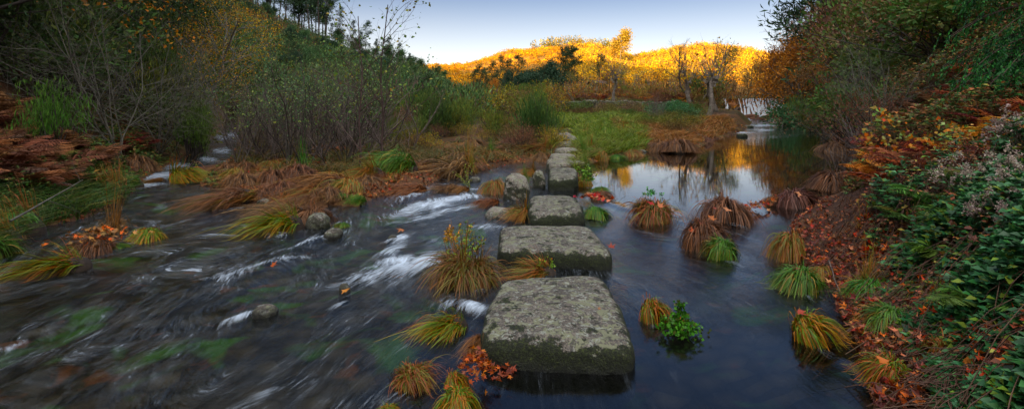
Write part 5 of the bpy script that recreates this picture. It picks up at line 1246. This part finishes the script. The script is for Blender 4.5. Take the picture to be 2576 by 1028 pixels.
# pollards: gnarled knuckled trunks with whippy shoots and a few yellow leaves
def pollard(name, h, seed, lean=.15, leafn=90, shoots=34, sl=2.6, r=.2):
    rg = np.random.default_rng(seed); ro = empty(name); segs = []; q = np.array([0, 0, -.2]); d = unit(np.array([lean, 0, 1.])); heads = []
    for i in range(9):
        d = unit(d + rg.normal(size=3) * .16 + [0, 0, .1]); q2 = q + d * h / 9; rr = r * (1.15 - .07 * i) * rg.uniform(.8, 1.25); segs.append((*q, *q2, rr, rr * rg.uniform(.75, 1.15))); q = q2
        if i > 4 and rg.random() < .6:
            k = q + unit(rg.normal(size=3) * [1, 1, .2] + [0, 0, .5]) * r * 2.2; segs.append((*q, *k, r * .5, r * .55)); heads.append(k)
    heads += [q, q]; tips = []
    for hd in heads: segs.append((*(hd - [0, 0, .15]), *(hd + [0, 0, .15]), r * .8, r * .5))
    for _ in range(shoots):
        grow(segs, tips, heads[rg.integers(0, len(heads))], rg.normal(size=3) * .45 + [0, 0, .9], sl * rg.uniform(.4, 1.2), .022, 1, rg, (0, 2), .1, .05, .5, .4, .45, .3)
    mb = MB(); add_tubes(mb, segs, (.20, .165, .13), 6); kid(mb.build('trunk', M_BARK, ro), ro)
    tp = np.array([t[0] for t in tips]); P = tp[rg.integers(0, len(tp), leafn)] * [1, 1, 1]; P = P * rg.uniform(.75, 1, (leafn, 1)) + rg.normal(size=(leafn, 3)) * [.5, .5, .4] + [0, 0, -.1]
    mb = MB(); add_maple(mb, P, rdir(leafn), .30 * rg.uniform(.6, 1.2, leafn), pal(leafn, [(3, (.50, .30, .03)), (2, (.45, .18, .03)), (1, (.35, .32, .04))], .25, rg)); kid(mb.build('leaves', M_LEAF, ro), ro); return ro
PO = [pollard('pollard_tree', 3.2, 151, .05), pollard('pollard_tree', 3.0, 152, -.35), pollard('pollard_tree', 3.4, 153, .3, 60, 20), pollard('pollard_tree', 2.8, 154, .1, 80, 26)]
for px, tpy, Y, k, rz, lab in [(1546, 188, 45.5, 0, 0, 'largest knobbly pollard standing at the stone wall'), (1445, 222, 45.5, 1, 0, 'leaning pollard with yellow leaves at left end of the wall'), (1492, 215, 58, 3, 1, 'small pollard with yellow leaves between the two wall pollards'), (1593, 215, 60, 2, 0, 'pollard with forked leaning trunk right of the largest one'), (1636, 205, 56, 3, 2, 'pollard with rust leaves under the blue-green tree'), (1684, 210, 52, 2, .2, 'pollard leaning right with pale trunk, mid grove'), (1705, 222, 50, 3, 3, 'short pale pollard among right grove trees'),
                               (1738, 172, 45, 2, 2.8, 'twisted dark pollard left of the tall pale one'), (1763, 215, 47, 1, 3, 'short double-trunked pollard beside the twisted one'), (1783, 178, 41, 0, 2, 'tall pale knobbly pollard nearest the waterfall'), (1800, 195, 45, 3, 4, 'pollard just right of the tall pale one'), (1470, 215, 62, 3, 5, 'thin pollard behind the leaning wall pollard'), (1655, 218, 62, 1, 5, 'faint pollard deep in the grove'), (1722, 225, 58, 0, 5, 'small faint pollard behind the twisted one')]:
    p = on(px, Y); h = (zat(tpy, Y) - p[2]) / (3.2, 3.0, 3.4, 2.8)[k]; place(PO[k], p, h, rz, lab, 'pollard tree')

# ------------------------------------------------------------------ dry stone wall, ruin, weir
rg = np.random.default_rng(51)
def rubble(name, path, h, n, size, lab, cat, colr=(.2, .2, .2)):
    mb = MB(); base, q = blob(1, 1, 1, 5, 8, 5, .15, -1.0)
    path = np.array(path, float); L_ = np.linspace(0, 1, len(path))
    for i in range(n):
        f = rg.random(); x = np.interp(f, L_, path[:, 0]); y = np.interp(f, L_, path[:, 1]); k = rg.integers(0, 4) / 4; s = size * rg.uniform(.6, 1.5)
        g_ = min(gz(x, y - .6), gz(x, y))
        V = base * [s * .65, s * .5, s * .32]; a = rg.normal() * .3; V = np.stack([V[:, 0] * math.cos(a) - V[:, 1] * math.sin(a), V[:, 0] * math.sin(a) + V[:, 1] * math.cos(a), V[:, 2]], 1)
        mb.add(V + [x, y - .15 + rg.normal() * .05 + k * .1, g_ + .05 + h * (k + .12) * rg.uniform(.85, 1.1)], np.array(colr) * rg.uniform(.7, 1.3), q)
    o = mb.build(name, M_WALL); tag(o, lab, cat); return o
rubble('stone_wall', [(atY(1375, 43.2), 43.2), (atY(1480, 43.7), 43.7), (atY(1720, 43.9), 43.9)], .9, 560, .42, 'low tumbled dry stone wall between meadow and terrace', 'stone wall')
# ruined farm shed in the trees
ro = empty('stone_building', on(1508, 96), .2); ro.scale = (.5, .5, .5); ro.location[2] += .2; mb = MB()
def box(mb, x0, x1, y0, y1, z0, z1, c=(.3, .3, .3)):
    V = np.array([[x0, y0, z0], [x1, y0, z0], [x1, y1, z0], [x0, y1, z0], [x0, y0, z1], [x1, y0, z1], [x1, y1, z1], [x0, y1, z1]], float)
    mb.add(V, c, [[0, 3, 2, 1], [4, 5, 6, 7], [0, 1, 5, 4], [1, 2, 6, 5], [2, 3, 7, 6], [3, 0, 4, 7]])
for x0, x1, z0, z1 in [(-3, -1.2, -1, 4.4), (-.2, 1.4, -1, 4.4), (2.3, 3, -1, 4.4), (-1.2, -.2, 3.2, 4.4), (1.4, 2.3, 3.2, 4.4), (-1.2, -.2, -1, 1.6), (1.4, 2.3, -1, 1.6)]: box(mb, x0, x1, -.25, .25, z0, z1)
box(mb, -3, -2.5, .25, 4, -1, 4.4); box(mb, 2.5, 3, .25, 4, -1, 4.4)
kid(mb.build('wall', M_WALL, ro), ro); mb = MB(); mb.add([[-3.3, -.6, 4.4], [3.3, -.6, 4.4], [3.3, 2, 5.6], [-3.3, 2, 5.6], [-3.3, 4.5, 4.4], [3.3, 4.5, 4.4], [-3.3, -.6, 4.25], [3.3, -.6, 4.25], [3.3, 2, 5.45], [-3.3, 2, 5.45], [-3.3, 4.5, 4.25], [3.3, 4.5, 4.25]], (.10, .06, .045), [[0, 1, 2, 3], [3, 2, 5, 4], [7, 6, 9, 8], [8, 9, 10, 11], [6, 7, 1, 0]])
kid(mb.build('roof', M_BARK, ro), ro); tag(ro, 'small stone ruin half hidden among bare trees on the terrace', 'building')

def weir():
    ro = empty('weir'); Y = 61.0; x0, x1 = atY(1822, Y), atY(1972, Y); zb, zt = .40, zat(249, Y); n = 90; nz = 26
    U, Vv = np.meshgrid(np.linspace(0, 1, n), np.linspace(0, 1, nz)); X = x0 + (x1 - x0) * U
    Yy = Y - 1.3 * (1 - Vv) ** 1.3 + (fbm(X * 2.5, Vv * 6, 3, 61) - .5) * .7 + .5 * np.abs(U - .5); Z = zb + (zt - zb) * Vv
    P = np.stack([X, Yy, Z], -1).reshape(-1, 3); I, J = np.meshgrid(np.arange(n - 1), np.arange(nz - 1)); Q = np.stack([J * n + I, J * n + I + 1, (J + 1) * n + I + 1, (J + 1) * n + I], -1).reshape(-1, 4)
    C = mixcol((.34, .13, .04), (.09, .07, .055), sm(.42, .6, fbm(P[:, 0] * 1.8, P[:, 2] * 2.2, 3, 62)))
    mb = MB(); mb.add(P, C, Q); T = P.reshape(nz, n, 3)[-1]; B2 = T + [0, 2.0, 0]; m = len(T)
    k = np.arange(m - 1); mb.add(np.concatenate([T, B2]), (.1, .08, .06), np.stack([k, k + 1, k + 1 + m, k + m], 1))
    kid(mb.build('wall', M_BARK, ro, smooth=True), ro)
    # tumbling water: one sheet, open where the stones show
    mb = MB(); rg = np.random.default_rng(63)
    dens = fbm(U * 11, U * 0 + 3, 3, 64)[0]
    for i in range(95):
        u = rg.random(); kf = np.interp(u, np.linspace(0, 1, n), dens)
        if kf < .50 and rg.random() < .92: continue
        s = np.linspace(0, 1, 12); vv = 1 - s; xx = x0 + (x1 - x0) * u + np.cumsum(rg.normal(size=12)) * .035 + (s ** 2) * rg.normal() * .25
        yy = Y - 1.3 * (1 - vv) ** 1.3 - .16 - .12 * s + .5 * abs(u - .5) - rg.random() * .1; zz = zb + .02 + (zt - zb) * vv + .03
        w = (.03 + .10 * s ** 1.4) * rg.uniform(.6, 1.3)
        V = np.stack([np.stack([xx - w, yy, zz], 1), np.stack([xx, yy - .05, zz], 1), np.stack([xx + w, yy, zz], 1)], 1).reshape(-1, 3)
        j = np.arange(11) * 3; mb.add(V, (.75, .78, .82), np.concatenate([np.stack([j, j + 1, j + 4, j + 3], 1), np.stack([j + 1, j + 2, j + 5, j + 4], 1)]))
    m_, nt, out = newmat('white_water'); d_ = N(nt, 'BsdfPrincipled'); d_.inputs['Base Color'].default_value = (.62, .66, .70, 1); d_.inputs['Roughness'].default_value = .5; L(nt, d_.outputs[0], out.inputs[0])
    kid(mb.build('falling_water', m_, ro, smooth=True), ro)
    tag(ro, 'low weir of orange stones with white water spilling over it', 'weir')
    for sd, lab in ((x0 - .8, 'pale stone abutment at the left end of weir'), (x1 + .5, 'grey stone abutment at the right end of weir')):
        pass
weir()
rg = np.random.default_rng(66)
for i in range(26):
    px = rg.uniform(1815, 1985); Y = rg.uniform(50, 59); x = atY(px, Y); w_ = float(water_level(np.array([x]), np.array([Y]))[0])
    hw = rg.uniform(.25, .7); o = stone('river_rock', [(x - hw, Y), (x + hw, Y), (x + hw, Y + hw), (x - hw, Y + hw)], w_ + rg.uniform(.08, .28), zb=w_ - .3, seed=200 + i, n=7, pw=3, amp=.08, mat=M_BARK)
    tag(o, 'reddish rounded rock in the shallows below the weir', 'rock', 'reddish rocks below the weir'); 
    c = np.tile(np.append(np.array([.24, .10, .05]) * rg.uniform(.6, 1.2), 1), len(o.data.vertices)).astype(np.float32); o.data.color_attributes['Col'].data.foreach_set('color', c)
for i, (a, b, w_, h) in enumerate([(2063, 326, 40, .22), (2028, 317, 30, .25), (1888, 322, 26, .2), (1872, 345, 26, .2), (1850, 318, 40, .3), (1905, 318, 22, .2)]):
    boulder(a, b, w_, h, ('pinkish mossy rock alone near the far right shore', 'small pinkish rock behind the lone mossy one', 'rock at the mouth of the riffle', 'rock under orange grass at the left pool shore', 'broad low rock at the left shore below the riffle', 'small rock in the riffle')[i], 250 + i, n=12)

# fallen branch on the left bank
rgb_ = np.random.default_rng(71); segs, tips = [], []
a0 = at(25, 556, .35); a1 = at(205, 452, .55); grow(segs, tips, a0, a1 - a0, float(np.linalg.norm(a1 - a0)), .014, 1, rgb_, (0, 4), .05, .0, .6, .35, .3, .4)
mb = MB(); add_tubes(mb, segs, (.11, .10, .085), 5); o = mb.build('fallen_branch', M_BARK); tag(o, 'grey fallen branch lying across the grass of left bank', 'branch')
segs, tips = [], []; grow(segs, tips, at(2085, 655, .15), at(2128, 770, .10) - at(2085, 655, .15), .95, .008, 1, rgb_, (0, 2), .05, 0, .6, .4, .4, .4)
mb = MB(); add_tubes(mb, segs, (.14, .10, .08), 4); o = mb.build('fallen_branch', M_BARK); tag(o, 'thin twig trailing over the green dome tussock on right bank', 'branch')

for c_, r_, b_ in (((.3, 6.9), .35, 30), ((-.1, 8.3), .25, 30)):
    WAKES.append((np.array(c_), None, .35, r_ * .25, b_, .35))
build_water()
# ------------------------------------------------------------------ light, sky, camera
SUN_EL, SUN_AZ = math.radians(6.5), math.radians(200.0)     # azimuth clockwise from the view direction
FILL_GLOW = 13.0
w = bpy.data.worlds.new('World'); SC.world = w; w.use_nodes = True; nt = w.node_tree; nt.nodes.clear()
sk = nt.nodes.new('ShaderNodeTexSky'); sk.sky_type = 'NISHITA'; sk.sun_disc = False; sk.sun_elevation = SUN_EL; sk.sun_rotation = SUN_AZ
sk.altitude = 300; sk.air_density = 1.0; sk.dust_density = .5; sk.ozone_density = 2.2
# fill glow added to the sky overhead and behind the camera, lifts ambient light
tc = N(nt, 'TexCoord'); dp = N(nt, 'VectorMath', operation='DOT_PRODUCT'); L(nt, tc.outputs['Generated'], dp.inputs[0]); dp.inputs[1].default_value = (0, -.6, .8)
vl = N(nt, 'MapRange', interpolation_type='SMOOTHSTEP'); L(nt, dp.outputs['Value'], vl.inputs[0]); vl.inputs[1].default_value = .05; vl.inputs[2].default_value = .85; vl.inputs[3].default_value = 0; vl.inputs[4].default_value = FILL_GLOW
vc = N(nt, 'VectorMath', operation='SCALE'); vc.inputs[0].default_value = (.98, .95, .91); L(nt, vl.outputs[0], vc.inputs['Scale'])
tn = N(nt, 'VectorMath', operation='MULTIPLY'); L(nt, sk.outputs[0], tn.inputs[0]); tn.inputs[1].default_value = (.88, .80, .98)
sz_ = N(nt, 'SeparateXYZ'); L(nt, tc.outputs['Generated'], sz_.inputs[0])
hz_ = N(nt, 'MapRange', interpolation_type='SMOOTHSTEP'); L(nt, sz_.outputs['Z'], hz_.inputs[0]); hz_.inputs[1].default_value = .26; hz_.inputs[2].default_value = .0; hz_.inputs[3].default_value = 0; hz_.inputs[4].default_value = 6.2
hc = N(nt, 'VectorMath', operation='SCALE'); hc.inputs[0].default_value = (1.0, .90, .78); L(nt, hz_.outputs[0], hc.inputs['Scale'])
a1_ = N(nt, 'VectorMath', operation='ADD'); L(nt, tn.outputs[0], a1_.inputs[0]); L(nt, hc.outputs[0], a1_.inputs[1])
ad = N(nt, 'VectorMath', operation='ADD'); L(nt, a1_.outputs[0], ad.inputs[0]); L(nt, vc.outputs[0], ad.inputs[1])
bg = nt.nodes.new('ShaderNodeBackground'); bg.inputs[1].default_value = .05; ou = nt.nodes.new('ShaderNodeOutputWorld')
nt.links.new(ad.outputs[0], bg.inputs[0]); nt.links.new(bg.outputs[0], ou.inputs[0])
ld = bpy.data.lights.new('sun', 'SUN'); ld.energy = 3.4; ld.angle = math.radians(.5); ld.color = (1, .64, .25)
lo = bpy.data.objects.new('sun', ld); COL.objects.link(lo)
sd = Vector((math.sin(SUN_AZ) * math.cos(SUN_EL), math.cos(SUN_AZ) * math.cos(SUN_EL), math.sin(SUN_EL)))
lo.rotation_euler = sd.to_track_quat('Z', 'Y').to_euler()
cd = bpy.data.cameras.new('camera'); cd.sensor_width = 36; cd.lens = 18; cd.shift_y = -(514 - HZ) / 2576; cd.clip_start = .05; cd.clip_end = 5000
co = bpy.data.objects.new('camera', cd); COL.objects.link(co); co.location = (0, 0, CH); co.rotation_euler = (math.radians(90), 0, 0); SC.camera = co
SC.view_settings.view_transform = 'Standard'; SC.view_settings.look = 'None'; SC.view_settings.gamma = 1; SC.view_settings.exposure = 1.62
SC.cycles.max_bounces = 8; SC.cycles.diffuse_bounces = 2; SC.cycles.glossy_bounces = 3; SC.cycles.transmission_bounces = 4; SC.cycles.transparent_max_bounces = 8
SC.cycles.caustics_reflective = False; SC.cycles.caustics_refractive = False
try: SC.cycles.use_denoising = True
except Exception: pass
